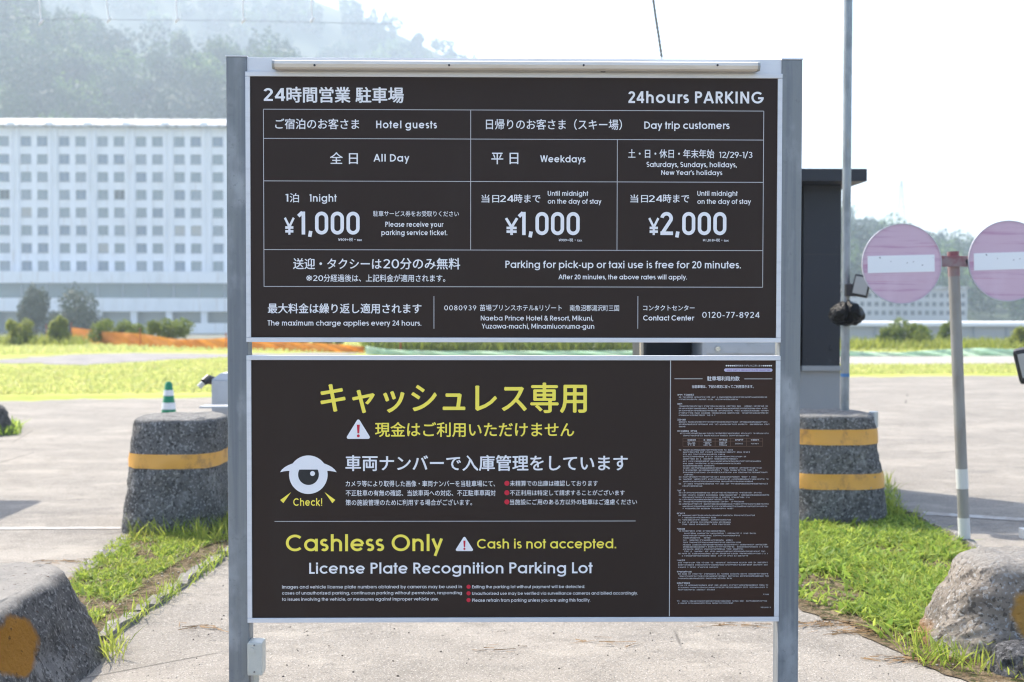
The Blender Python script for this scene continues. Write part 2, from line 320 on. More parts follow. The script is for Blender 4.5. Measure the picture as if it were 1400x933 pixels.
def shrub(name, px0, px1, ytop, ybase, depth, m, label, cat, group=None, size=.05, n=260, lumps=9, seed=1, zb=None, stem=True, conic=False, dens=1):
    Y = CAM.y + depth; a, b = at(px0, ybase, Y), at(px1, ybase, Y); top = at(px0, ytop, Y).z; zb = a.z if zb is None else zb
    rnd = random.Random(seed); W_, H = b.x-a.x, top-zb; cx = (a.x+b.x)/2; root = empty(name, (cx, Y, zb), label, cat, group); cs = []
    for i in range(lumps):
        t = rnd.random(); u = rnd.uniform(-1, 1)
        if conic: t = (i+.5)/lumps; rr = W_/2*(1-t)*.9+.05*W_; cs.append((rnd.uniform(-.2, .2)*rr, rnd.uniform(-.2, .2)*rr, H*(.12+.82*t), rr, rr, H/lumps*1.1)); continue
        rr = rnd.uniform(.22, .36); xx = u*(1-rr)*W_/2*(1.1-.35*t); zz_ = H*(rr*.8 + t*(1-rr*1.55))
        cs.append((xx, rnd.uniform(-.35, .35)*min(W_, H*2), zz_, rr*W_*.62 if W_ < H*1.5 else rr*H*1.0, rr*min(W_, H)*.8, rr*H*.75))
    V, Fq = leaf_cloud(cs, int(n*dens), size); bigmesh('foliage', V, Fq, m, root)
    if stem:
        mb = MB()
        for i in range(4): c = cs[i*len(cs)//4]; mb.tube([(rnd.uniform(-.04, .04)*W_, 0, -.05), (c[0]*.5, c[1]*.5, c[2]*.55), (c[0], c[1], c[2])], [.03*H, .018*H, .006*H], 6)
        mb.build('stem', m_bark, root)
    return root
m_bark = M('bark', (0.09, 0.07, 0.05), .9).m
m_bush = leafmat('bush_leaf', (0.11, 0.16, 0.03), (0.22, 0.26, 0.05), (0.16, 0.19, 0.04), .45)
m_bushy = leafmat('bush_leaf_yellow', (0.20, 0.24, 0.04), (0.32, 0.33, 0.08), (0.24, 0.27, 0.04), .5)
m_tree = leafmat('tree_leaf', (0.022, 0.04, 0.018), (0.04, 0.065, 0.025), (0.03, 0.05, 0.02), .2)
m_for = M('forest_leaf', (0.016, 0.048, 0.026), .6, spec=.2); m_for.island(0, 1, (0.04, 0.092, 0.03)); m_for.mix(m_for.noise(.05, 3, lo=.52, hi=.60), (0.11, 0.19, 0.035)); m_for.mix(m_for.mul(m_for.noise(.04, 3, lo=.5, hi=.6, rot=(1, 2, 3)), .8), (0.012, 0.032, 0.022)); m_for.trans(.2); m_for = m_for.m
gB = 'bushes along the far edge of the field'
for i, (x0, x1, yt, yb, dp, mm, lb) in enumerate([
    (6, 50, 433, 470, 49, m_bushy, 'leftmost yellowish bush behind the field, left of the orange netting'),
    (68, 96, 428, 466, 50, m_bushy, 'small upright light green bush at the left end of the netting'),
    (112, 205, 435, 468, 51, m_bush, 'wide green bush directly behind the orange netting'),
    (185, 285, 433, 476, 50, m_bush, 'darker rounded bush behind the netting, beside the left post'),
    (288, 412, 452, 483, 49, m_bush, 'low bush glimpsed between the boards above the netting'),
    (373, 492, 455, 483, 49, m_bushy, 'yellowish low bush glimpsed between the boards'),
    (488, 597, 450, 483, 43, m_bush, 'dark green bush glimpsed between the boards behind the red stake'),
    (558, 677, 452, 483, 43, m_bushy, 'light green bush in the middle of the gap between the boards'),
    (638, 772, 450, 483, 43, m_bush, 'broad bush in the gap between the boards right of the middle'),
    (733, 880, 448, 483, 43, m_bushy, 'yellow green bush in the gap beside the dark machine housing'),
    (1202, 1278, 434, 480, 47, m_bush, 'round bush below the left no entry disc'),
    (1281, 1304, 438, 476, 52, m_bush, 'narrow bush just behind the no entry pole'),
    (1374, 1425, 446, 480, 47, m_bushy, 'bush cut by the right edge of the picture')]):
    shrub('bush', x0, x1, yt, yb, dp, mm, lb, 'bush', gB, size=.055, n=330, lumps=12, seed=20+i, zb=-.05)
wp = np.vstack([sample(G((1100, 480), (1700, 480), (1700, 473), (1100, 473)), 5000), sample(G((-250, 474), (120, 474), (120, 469), (-250, 468)), 3500)])
wq = sample(G((500, 482.5), (880, 483.5), (880, 480), (500, 479)), 5200)
tag(blades('weeds', wq, .2, .75, .03, .09, m_bush, .6, z=-.02), 'green weeds seen through the gap between the boards', 'weeds')
tag(blades('weeds', wp, .15, .55, .03, .08, m_bushy, .6, z=-.02), 'tall weeds along the far edge of the field', 'weeds')
shrub('tree', 24, 76, 386, 446, 125, m_tree, 'dark ragged tree before the hotel, the left one of the pair', 'tree', 'dark trees before the hotel', size=.14, n=330, lumps=16, seed=61, zb=-2.6)
shrub('tree', 66, 138, 387, 446, 125, m_tree, 'dark wide tree before the hotel, the right one of the pair', 'tree', 'dark trees before the hotel', size=.14, n=340, lumps=26, seed=64, zb=-2.6)

# ------------------------------------------------------------------ nets
def net(label, pts, m, mp, stakes, x_label):
    root = empty('safety_netting', (0, 0, 0), label, 'netting'); V = []; Fq = []; N = 10
    P = []
    for i in range(len(pts)-1):
        (x0, t0, b0), (x1, t1, b1) = pts[i], pts[i+1]
        for k in range(N): u = k/N; P.append((x0+(x1-x0)*u, t0+(t1-t0)*u, b0+(b1-b0)*u))
    P.append(pts[-1]); rnd = random.Random(5)
    for i, (x, t, b) in enumerate(P):
        q = gp(x, b); tp = at(x, t, q.y)
        for j in range(5): u = j/4; V.append((q.x, q.y + .10*math.sin(i*.9+j*1.3)*(.3+math.sin(u*3.1)), max(0.0, 0) + u*(tp.z)))
    for i in range(len(P)-1):
        for j in range(4): Fq.append((i*5+j, (i+1)*5+j, (i+1)*5+j+1, i*5+j+1))
    bigmesh('net', V, Fq, m, root)
    for (x, t, b) in stakes:
        q = gp(x, b); tp = at(x, t, q.y); MB().tube([(q.x, q.y-.12, -.05), (q.x, q.y-.12, tp.z)], .018, 8).build('stake', mp, root)
_m = M('orange_net', (0.80, 0.30, 0.05), .7); _m.mix(_m.noise(1.2, 4, lo=.4, hi=.65), (0.68, 0.22, 0.03)); _m.trans(.5); m_onet = _m.m
_m = M('green_net', (0.38, 0.56, 0.44), .7); _m.mix(_m.noise(1.0, 4, lo=.4, hi=.65), (0.48, 0.60, 0.50)); _m.trans(.5); m_gnet = _m.m
m_stake = M('red_stake', (0.35, 0.05, 0.02), .6).m
net('sagging orange safety netting along the far side of the field', [(99, 448, 469), (150, 454, 472), (193, 456.5, 474), (240, 464, 476), (275, 464, 477), (320, 462, 478), (400, 468, 480), (450, 470, 481.5), (498, 474, 482)], m_onet, m_stake,
    [(65, 443, 469), (99, 441, 469), (193, 449, 474), (310, 455, 478)], 0)
net('green safety netting seen between the two boards', [(500, 473, 485), (530, 478, 486), (600, 480.5, 487), (700, 480, 487), (800, 480, 487.5), (900, 479.5, 488)], m_gnet, m_stake, [(548, 462, 484)], 0)
net('low green safety netting along the road at the right', [(1130, 478, 487), (1180, 481, 488), (1230, 482, 487.5), (1290, 478, 487.5), (1340, 476, 487), (1420, 479, 488), (1560, 478, 488)], m_gnet, m_stake, [(1480, 470, 488)], 0)

# ------------------------------------------------------------------ hotel
HD = 209.0; HY = CAM.y + HD
hx = lambda px: at(px, 300, HY).x
hz = lambda py: at(150, py, HY).z
_m = M('hotel_wall', (0.78, 0.775, 0.78), .8); _m.mix(_m.noise(.25, 6, sc=(2, 1, .6), lo=.45, hi=.7), (0.70, 0.70, 0.70)); _m.mix(_m.mul(_m.noise(.9, 6, sc=(3, 1, .22), lo=.56, hi=.72), .55), (0.50, 0.42, 0.36)); m_hw = _m.m
_m = M('hotel_roof', (0.42, 0.42, 0.42), .6); _m.mix(_m.noise(.6, 6, sc=(2.5, .3, .4), lo=.45, hi=.60), (0.20, 0.18, 0.16)); m_hr = _m.m
m_frame = M('hotel_window_frame', (0.26, 0.29, 0.32), .5).m
m_panes = [M('pane_%s' % n_, c_, .2, spec=.6).m for n_, c_ in (('teal', (0.19, 0.24, 0.26)), ('grey', (0.22, 0.26, 0.29)), ('blue', (0.15, 0.20, 0.26)), ('dark', (0.04, 0.055, 0.06)), ('curtained', (0.36, 0.34, 0.31)))]
m_band = M('hotel_glass_band', (0.13, 0.175, 0.18), .25, spec=.6).m
hotel = empty('hotel', (hx(150), HY, -2.6), 'long white hotel with rows of square windows across the field', 'hotel')
def hb(name, x0, x1, y0, y1, z0, z1, m, parent=None):
    b = MB().box(x0, x1, y0, y1, z0, z1); ox, oy, oz = hotel.location; b.v = [(x-ox, y-oy, z-oz) for x, y, z in b.v]; return b.build(name, m, parent or hotel)
cols = [36 + 52.4*k + e for k in range(-3, 11) for e in (0, 22.5)]
rows = [193.2 + 24.35*k for k in range(8)]
ww, wh = 1.78, 1.56; X0, X1 = hx(cols[0]-26), hx(cols[-1]+26); ZT, ZB = hz(172.5), hz(373)
mb = MB(); mb.box(X0, X1, HY+.45, HY+16, ZB, ZT)
cx_ = [hx(c) for c in cols]; edges = [X0] + [v for c in cx_ for v in (c-ww/2, c+ww/2)] + [X1]
for i in range(0, len(edges), 2): mb.box(edges[i], edges[i+1], HY, HY+.452, ZB+.002, ZT-.002)
for i, c in enumerate(cx_):
    zz_ = [ZT] + [v for r in rows for v in (hz(r)+wh/2, hz(r)-wh/2)] + [ZB]
    for j in range(0, len(zz_), 2): mb.box(c-ww/2-.001, c+ww/2+.001, HY+.07, HY+.4515, zz_[j+1], zz_[j]-.003)
for k in range(0, len(cx_)-1, 2):              # ribs either side of each pair
    for c, s in ((cx_[k], -1), (cx_[k+1], 1)): e = c + s*(ww/2+.42); mb.box(e-.16, e+.16, HY-.28, HY+.001, ZB+.01, ZT-.01)
ox, oy, oz = hotel.location; mb.v = [(x-ox, y-oy, z-oz) for x, y, z in mb.v]; mb.build('wall', m_hw, hotel)
def frame_mesh():
    b = MB(); t = .07
    b.box(-ww/2, ww/2, 0, .12, wh/2-t, wh/2); b.box(-ww/2, ww/2, 0, .12, -wh/2, -wh/2+t); b.box(-ww/2, -ww/2+t, .001, .119, -wh/2+t, wh/2-t); b.box(ww/2-t, ww/2, .001, .119, -wh/2+t, wh/2-t); b.box(-.03, .03, .002, .118, -wh/2+t, wh/2-t)
    b.box(-ww/2-.05, ww/2+.05, -.3, .0, -wh/2-.09, -wh/2-.01); return b
w0 = frame_mesh().build('window', m_frame, hotel); panes = []
for mm in m_panes:
    p = MB().box(-ww/2+.02, ww/2-.02, .05, .09, -wh/2+.02, wh/2-.02).build('pane', mm); panes.append(p.data); bpy.data.objects.remove(p)
rnd = random.Random(4); special = {(5, 3): 3, (11, 3): 3, (14, 5): 4, (15, 5): 4, (10, 6): 4, (15, 6): 0, (9, 2): 1}; first = True
for j, r in enumerate(rows):
    for i, c in enumerate(cx_):
        o = w0 if first else w0.copy()
        if not first: link(o, hotel)
        first = False; o.location = (c-ox, .22, hz(r)-oz)
        k = special.get((i, j), rnd.choices([0, 1, 2, 3, 4], [5, 5, 4, .25, .25])[0]); p = bpy.data.objects.new('pane', panes[k]); link(p, o)
# roof, parapet and the long podium
b = MB(); za, zb_ = hz(172), hz(156.5)
b.add([(X0-1, HY-1.2, za), (X1+1, HY-1.2, za), (X1+1, HY+5, zb_), (X0-1, HY+5, zb_), (X0-1, HY-1.2, za-.35), (X1+1, HY-1.2, za-.35), (X1+1, HY+16, za-.35), (X0-1, HY+16, za-.35), (X1+1, HY+16, zb_), (X0-1, HY+16, zb_)],
      [(0, 1, 2, 3), (4, 5, 1, 0), (4, 7, 6, 5), (3, 2, 8, 9), (9, 8, 6, 7), (0, 3, 9, 7, 4), (1, 5, 6, 8, 2)]); b.v = [(x-ox, y-oy, z-oz) for x, y, z in b.v]; b.build('roof', m_hr, hotel)
for k in range(-2, 12): xx = hx(20+52.4*k); hb('roof_bracket', xx-.6, xx+.6, HY-1.6, HY-1.21, hz(173.5), hz(169.5), m_hw)
PX0, PX1 = X0-3, X1+3
hb('podium_wall', PX0, PX1, HY-5, HY+15, hz(388), hz(373)-.02, m_hw)
hb('glass_band', PX0, PX1, HY-4.2, HY+15, hz(408)+.01, hz(388)-.01, m_band)
for k in range(0, 22): xx = hx(-60+34*k); hb('mullion', xx-.09, xx+.09, HY-4.4, HY-4.19, hz(408)+.02, hz(388)-.02, m_frame)
hb('podium_wall', PX0, PX1, HY-6, HY+15, hz(426), hz(408), m_hw)
hb('shopfront', PX0, PX1, HY-3.5, HY+15, -2.6, hz(426)-.01, m_panes[0])
for k in range(0, 16): xx = hx(-40+47*k); hb('column', xx-.5, xx+.5, HY-5.6, HY-4.8, -2.6, hz(426)-.02, m_hw)
hb('low_wall', hx(270), PX1, HY-9, HY-8.6, -2.6, hz(441), m_hw)

# ------------------------------------------------------------------ buildings at the right
BD = 236.0; BY = CAM.y + BD; bx = lambda px: at(px, 400, BY).x; bz = lambda py: at(1250, py, BY).z
m_bw = M('far_wall', (0.42, 0.42, 0.42), .8).m; m_bp = M('far_pane', (0.07, 0.08, 0.09), .4).m
bd = empty('apartment_block', (bx(1240), BY, -2.6), 'grey three storey building with small windows far behind the no entry sign', 'building')
def rel(root, b, name, m):
    l = root.location; b.v = [(x-l[0], y-l[1], z-l[2]) for x, y, z in b.v]; return b.build(name, m, root)
rel(bd, MB().box(bx(1140), bx(1222), BY, BY+14, -2.6, bz(398)), 'wing', m_bw); rel(bd, MB().box(bx(1224), bx(1328), BY+2, BY+16, -2.6, bz(395)), 'wing', m_bw)
rel(bd, MB().box(bx(1138), bx(1223), BY-.6, BY+14.5, bz(398), bz(395.5)), 'roof', m_hr); rel(bd, MB().box(bx(1223.5), bx(1330), BY+1.4, BY+16.5, bz(395), bz(391.5)), 'roof', m_hr)
wm = None
for (x0, n_, yo) in ((1144, 8, 0), (1228, 10, 2)):
    for k in range(n_):
        for r in (404, 416, 428):
            xx = bx(x0+5+k*9.9)
            if wm is None: wm = MB().box(-.40, .40, -.06, .04, -.42, .42).build('window', m_bp, bd); o = wm
            else: o = wm.copy(); link(o, bd)
            o.location = (xx-bd.location.x, yo, bz(r)+2.6)
lw = empty('low_building', (at(1290, 440, CAM.y+100).x, CAM.y+100, -2.6), 'long low grey building under a white roof beyond the field', 'building')
lx = lambda px: at(px, 440, CAM.y+100).x; lz = lambda py: at(1290, py, CAM.y+100).z
rel(lw, MB().box(lx(1120), lx(1560), CAM.y+100, CAM.y+108, -2.6, lz(446)), 'wall', M('low_wall', (.36, .37, .38), .8).m)
rel(lw, MB().box(lx(1118), lx(1562), CAM.y+99.5, CAM.y+108.5, lz(446), lz(441)), 'roof', M('white_roof', (.75, .75, .74), .6).m)
for k in range(9): rel(lw, MB().box(lx(1150+45*k), lx(1152+45*k), CAM.y+99.9, CAM.y+100, -2.6, lz(447)), 'wall_post', m_frame)
rel(lw, MB().tube([(lx(1326), CAM.y+103, lz(441)), (lx(1326), CAM.y+103, lz(437))], [.5, .25], 12), 'roof_vent', m_hr)

# ------------------------------------------------------------------ wooded hills
m_hill = M('hill_ground', (0.03, 0.05, 0.02), .95).m
def hill(name, Yr, Yf, P, Q, zf, tree_n, leaf_n, hgt, lsize, label, conif=.25, cap=1e9, xr=(-350, 1750)):
    s = F / (Yr - CAM.y); xs = np.linspace(xr[0], xr[1], 90); py = np.interp(xs, P, Q)
    X = np.array([at(x, 300, Yr).x for x in xs]); Z = np.minimum(1.5 + (421.6-py)/s - hgt*.75, cap)
    rowsn = 16; V = []; Fq = []
    def surf(x, t):                            # t 0 foot .. 1 ridge
        z = np.interp(x/(Yf+(Yr-Yf)*t-CAM.y)*(Yr-CAM.y), X, Z); k = t**.8
        return zf + (z-zf)*k + 3.0*np.sin(x*.05+t*9)*t*(1-t)*2
    for j in range(rowsn+4):
        t = min(j/rowsn, 1.0); Y = Yf + (Yr-Yf)*j/rowsn
        for i, x in enumerate(X):
            xx = x*((Yf+(Yr-Yf)*t)-CAM.y)/(Yr-CAM.y); z = surf(xx, t) - (max(0, j-rowsn)*12); V.append((xx, Y, z))
    n_ = len(X)
    for j in range(rowsn+3):
        for i in range(n_-1): Fq.append((j*n_+i, j*n_+i+1, (j+1)*n_+i+1, (j+1)*n_+i))
    tag(bigmesh(name, V, Fq, m_hill), kind='structure')
    t = RNG.random(tree_n)**.9*1.02; xf = RNG.uniform(X[0], X[-1], tree_n); Y = Yf + (Yr-Yf)*t; x = xf*(Y-CAM.y)/(Yr-CAM.y)
    z = np.array([surf(a, b) for a, b in zip(x, np.minimum(t, 1))]); h = hgt*RNG.uniform(.6, 1.25 if Yr < 500 else 1.0, tree_n); co = RNG.random(tree_n) < conif
    cs = np.stack([x, Y, z+h*.55, h*RNG.uniform(.34, .5, tree_n), h*.42, h*.48], 1)
    V, Fq = leaf_cloud(cs, leaf_n, lsize, shell=.62); V = V.reshape(tree_n, leaf_n*4, 3)
    rel_ = (V[..., 2]-z[:, None])/h[:, None]; kx = np.where(co[:, None], np.clip(1.25-rel_, .06, 1)*.85, 1.0)
    V[..., 0] = cs[:, :1] + (V[..., 0]-cs[:, :1])*kx; V[..., 1] = cs[:, 1:2] + (V[..., 1]-cs[:, 1:2])*kx
    V[..., 2] = np.where(co[:, None], z[:, None]+(V[..., 2]-z[:, None])*1.2, V[..., 2])
    tag(bigmesh('forest', V.reshape(-1, 3), Fq, m_for), label, 'forest', kind='stuff')
hill('hill', CAM.y+430, CAM.y+255, [-350, -100, 0, 70, 165, 205, 280, 340, 372, 440, 520, 700, 900, 1060, 1165, 1240, 1320, 1450, 1750],
     [-110, -70, -40, 10, 62, 60, 32, 70, 50, 80, 120, 215, 280, 296, 300, 322, 342, 346, 300], -2.7, 1050, 420, 12.5, .62, 'hazy wooded slope behind the hotel and the field', .2)
hill('far_hill', CAM.y+760, CAM.y+520, [-350, 100, 300, 440, 540, 640, 760, 900, 1100, 1300, 1750],
     [-150, -110, -55, -12, 28, 74, 150, 240, 315, 335, 330], -2.7, 1500, 130, 12, 1.4, 'pale wooded ridge furthest away in the haze', .35, cap=236)
# ------------------------------------------------------------------ pylon
PY = CAM.y + 520; px_ = at(1232, 300, PY).x; zt = at(1232, 247, PY).z; zb0 = at(1232, 350, PY).z
py_ = empty('power_pylon', (px_, PY, zb0), 'faint lattice power pylon rising above the right hand trees', 'pylon'); m_py = M('pylon_steel', (.3, .32, .34), .6).m
H = zt-zb0
for sx in (-1, 1):
    for sy in (-1, 1): MB().tube([(sx*3.2, sy*3.2, 0), (sx*.9, sy*.9, H*.7), (sx*.3, sy*.3, H)], .13, 4).build('leg', m_py, py_)
for k, (zf_, wd) in enumerate(((.62, 5.5), (.76, 5), (.9, 4))): MB().tube([(-wd, 0, H*zf_), (0, 0, H*zf_+1.0), (wd, 0, H*zf_)], .12, 4).build('cross_arm', m_py, py_)
mb = MB()
for k in range(9):
    a, c = k/9, (k+1)/9; wa, wc = 3.2+(.6-3.2)*min(1, a*1.3), 3.2+(.6-3.2)*min(1, c*1.3); mb.tube([(-wa, -wa, H*a), (wc, -wc, H*c)], .06, 4); mb.tube([(wa, -wa, H*a), (-wc, -wc, H*c)], .06, 4)
mb.build('bracing', m_py, py_, kind='stuff')
# ------------------------------------------------------------------ lettering: a round sans drawn as strokes
def _arc(cx, cy, rx, ry, a0, a1, n=None):
    n = n or max(4, int(abs(a1 - a0) / 11))
    return [(cx + rx * math.cos(R_(a0 + (a1-a0)*i/n)), cy + ry * math.sin(R_(a0 + (a1-a0)*i/n))) for i in range(n + 1)]
def glyph(ch, t, X=0.75):
    """strokes (lists of centre-line points), ink width, left and right bearing; cap height 1"""
    h = t/2; r = (X-t)/2; R = X/2; m = X/2; O = _arc(R, m, r, r, 0, 360, 32); W = X
    st, rd, dg = 0.085, 0.05, 0.015
    nw = 0.61; nr = (nw-t)/2; arch = _arc(nw/2, X-h-nr, nr, nr, 180, 0) + [(nw-h, 0)]
    c = ch
    if c == 'o': return [O], W, rd, rd
    if c == 'a': return [O, [(W-h, 0), (W-h, X)]], W, rd, st
    if c == 'b': return [O, [(h, 0), (h, 1.02)]], W, st, rd
    if c == 'd': return [O, [(W-h, 0), (W-h, 1.02)]], W, rd, st
    if c == 'p': return [O, [(h, -.29), (h, X)]], W, st, rd
    if c == 'q': return [O, [(W-h, -.29), (W-h, X)]], W, rd, st
    if c == 'g': return [O, [(W-h, X)] + _arc(R, -.03, r, .27-h, 0, -155)], W, rd, st
    if c == 'c': return [_arc(R, m, r, r, 42, 318)], R + r*.75 + h*.8, rd, .03
    if c == 'e': return [_arc(R, m, r, r, 8, 322), [(h, m), (W-h*.9, m)]], W, rd, rd
    if c == 'f': return [_arc(.15+.17, 1.02-h-.17, .17, .17, 75, 180) + [(.15, 0)], [(0, X-h), (.36, X-h)]], .38, .01, .01
    if c == 'h': return [[(h, 0), (h, 1.02)], arch], nw, st, st
    if c == 'n': return [[(h, 0), (h, X)], arch], nw, st, st
    if c == 'i': return [[(h, 0), (h, X)], [(h, .84), (h, 1.02)]], t, st, st
    if c == 'j': return [[(h, X), (h, -.29)], [(h, .84), (h, 1.02)]], t, st, st
    if c == 'l': return [[(h, 0), (h, 1.02)]], t, st, st
    if c == 'k': return [[(h, 0), (h, 1.02)], [(h, .26), (.53, X)], [(.2, .40), (.57, 0)]], .62, st, dg
    if c == 'm':
        mw = .52; mr = (mw-t)/2; a = _arc(mw/2, X-h-mr, mr, mr, 180, 0) + [(mw-h, 0)]
        return [[(h, 0), (h, X)], a, [(x+mw-t, y) for x, y in a]], 2*mw-t, st, st
    if c == 'r': return [[(h, 0), (h, X)], _arc(h+.24, X-h-.24, .24, .24, 180, 75)], .36, st, .01
    if c in 'sS':
        H = X if c == 's' else 1.0; sw = .46 if c == 's' else .58; q = (H-t)/4; rx = (sw-t)/2
        return [_arc(sw/2, H-h-q, rx, q, 38, 270)[:-1] + _arc(sw/2, h+q, rx, q, 90, -142)], sw, .04, .04
    if c == 't': return [[(.16, 0), (.16, .98)], [(0, X-h), (.33, X-h)]], .33, .015, .02
    if c == 'u': return [[(h, X)] + _arc(nw/2, h+nr, nr, nr, 180, 360), [(nw-h, 0), (nw-h, X)]], nw, st, st
    if c == 'v': return [[(h, X), (.32, h*.5)], [(.64-h, X), (.32, h*.5)]], .64, dg, dg
    if c == 'w': return [[(h, X), (.27, h*.5)], [(.27, h*.5), (.48, X)], [(.48, X), (.69, h*.5)], [(.69, h*.5), (.96-h, X)]], .96, dg, dg
    if c == 'x': return [[(h, X), (.6-h, 0)], [(.6-h, X), (h, 0)]], .6, dg, dg
    if c == 'y': return [[(.64-h, X), (.2, -.29)], [(h, X), (.34, .06)]], .64, dg, dg
    if c == 'z': return [[(.02, X-h), (.5, X-h)], [(.45, X-h), (.08, h)], [(.02, h), (.52, h)]], .54, .03, .03
    K = 1-h
    if c == 'A': return [[(h*.8, 0), (.42, 1)], [(.84-h*.8, 0), (.42, 1)], [(.2, .30), (.64, .30)]], .84, dg, dg
    if c == 'C': return [_arc(.5, .5, .5-h, .5-h, 45, 315)], .5+.36+h*.7, rd, .03
    if c == 'D': return [[(h, 0), (h, 1)], [(h, K)] + _arc(.26, .5, .5-h, .5-h, 90, -90) + [(h, h)]], .76, st, rd
    if c == 'E': return [[(h, 0), (h, 1)], [(h, K), (.5, K)], [(h, .5), (.48, .5)], [(h, h), (.5, h)]], .5, st, .04
    if c == 'F': return [[(h, 0), (h, 1)], [(h, K), (.48, K)], [(h, .52), (.45, .52)]], .48, st, .04
    if c == 'G': return [_arc(.5, .5, .5-h, .5-h, 45, 360), [(.54, .5-h*.6), (1.0, .5-h*.6)]], 1.0, rd, .05
    if c == 'H': return [[(h, 0), (h, 1)], [(.68-h, 0), (.68-h, 1)], [(h, .53), (.68-h, .53)]], .68, st, st
    if c == 'I': return [[(h, 0), (h, 1)]], t, st, st
    if c == 'K': return [[(h, 0), (h, 1)], [(h, .40), (.60, 1)], [(.22, .56), (.65, 0)]], .7, st, dg
    if c == 'L': return [[(h, 0), (h, 1)], [(h, h), (.45, h)]], .45, st, .02
    if c == 'M': return [[(h, 0), (h, 1)], [(.88-h, 0), (.88-h, 1)], [(h, 1), (.44, .2)], [(.88-h, 1), (.44, .2)]], .88, st, st
    if c == 'N': return [[(h, 0), (h, 1)], [(.72-h, 0), (.72-h, 1)], [(h, .97), (.72-h, .03)]], .72, st, st
    if c == 'O': return [_arc(.5, .5, .5-h, .5-h, 0, 360, 40)], 1.0, rd, rd
    if c in 'PR':
        b = [[(h, 0), (h, 1)], [(h, K)] + _arc(.30, .72, .28-h, .28-h, 90, -90) + [(h, .44+h)]]
        if c == 'R': b.append([(.28, .46), (.54, 0)])
        return b, .6, st, .03
    if c == 'T': return [[(.26, 0), (.26, 1)], [(0, K), (.52, K)]], .52, .02, .02
    if c == 'U': return [[(h, 1)] + _arc(.33, .33, .33-h, .33-h, 180, 360) + [(.66-h, 1)]], .66, st, st
    if c == 'W': return [[(h, 1), (.3, h*.5)], [(.3, h*.5), (.55, 1)], [(.55, 1), (.8, h*.5)], [(.8, h*.5), (1.1-h, 1)]], 1.1, dg, dg
    if c == 'Y': return [[(.33, 0), (.33, .45)], [(h*.8, 1), (.33, .42)], [(.66-h*.8, 1), (.33, .42)]], .66, dg, dg
    # figures
    if c == '0': return [_arc(.31, .5, .31-h, .5-h, 0, 360, 36)], .62, .04, .04
    if c == '1': return [[(.24-h, 0), (.24-h, 1)], [(.0, .86), (.2-h, K)]], .24, .09, .09
    if c == '2': return [_arc(.28, .71, .28-h, .29-h, 165, -30) + [(.08, h)], [(.02, h), (.56, h)]], .56, .04, .04
    if c == '3': return [_arc(.26, .74, .23-h*.6, .26-h, 150, -90), _arc(.26, .28, .28-h, .28-h, 90, -150)], .54, .04, .04
    if c == '4': return [[(.46, 0), (.46, 1)], [(.44, .97), (.06, .28)], [(.02, .28), (.62, .28)]], .62, .03, .03
    if c == '7': return [[(.02, K), (.54, K)], [(.49, K), (.17, 0)]], .54, .03, .03
    if c == '8': return [_arc(.28, .745, .23-h*.5, .255-h, 0, 360, 24), _arc(.28, .275, .28-h, .275-h*.9, 0, 360, 28)], .56, .04, .04
    if c == '9': return [_arc(.29, .69, .29-h, .31-h, 0, 360, 28), [(.55-h, .62), (.24, 0)]], .58, .04, .04
    if c == '.': return [[(h*1.1, 0), (h*1.1, t*1.1)]], t*1.15, .05, .06
    if c == ',': return [[(h*1.5, t*1.05), (h*.7, -.14)]], t*1.1, .04, .06
    if c == "'": return [[(h, 1.02), (h, .74)]], t, .03, .03
    if c == '-': return [[(0, .36), (.3, .36)]], .3, .05, .05
    if c == '/': return [[(0, -.1), (.36, 1.1)]], .4, .02, .02
    if c == '!': return [[(h, .26), (h, 1)], [(h, 0), (h, t)]], t, .1, .08
    if c == '&': return [_arc(.3, .76, .2-h*.6, .24-h, -50, 215) + [(.66, 0)], _arc(.28, .27, .28-h, .27-h, 130, 335) + [(.62, .48)]], .68, .04, .04
    # narrow price figures
    if c == 'z0': pass
    return [], .3, 0, 0
def price_glyph(c, t):
    h = t/2
    if c == '0':
        q = .29-h
        return [_arc(.29, 1-h-q, q, q, 0, 180) + _arc(.29, h+q, q, q, 180, 360) + [(.29+q, 1-h-q)]], .58, .055, .055
    if c == '1': return [[(.30-h, 0), (.30-h, 1)], [(.0, .80), (.26-h, .97)]], .30, .05, .09
    if c == '2': return [_arc(.28, .72, .28-h, .28-h, 172, -22) + [(.09, h)], [(.01, h), (.57, h)]], .58, .05, .05
    if c == ',': return [[(h*1.2, t*1.0), (h*.6, -.10)]], t*1.15, .06, .05
    if c == 'Y': return [[(.36, 0), (.36, .5)], [(h*.7, 1), (.36, .46)], [(.72-h*.7, 1), (.36, .46)], [(.08, .42), (.64, .42)], [(.08, .2), (.64, .2)]], .72, 0, 0
def narrow_glyph(c, t):                       # the condensed 'Check!'
    g = glyph(c, t)
    return g
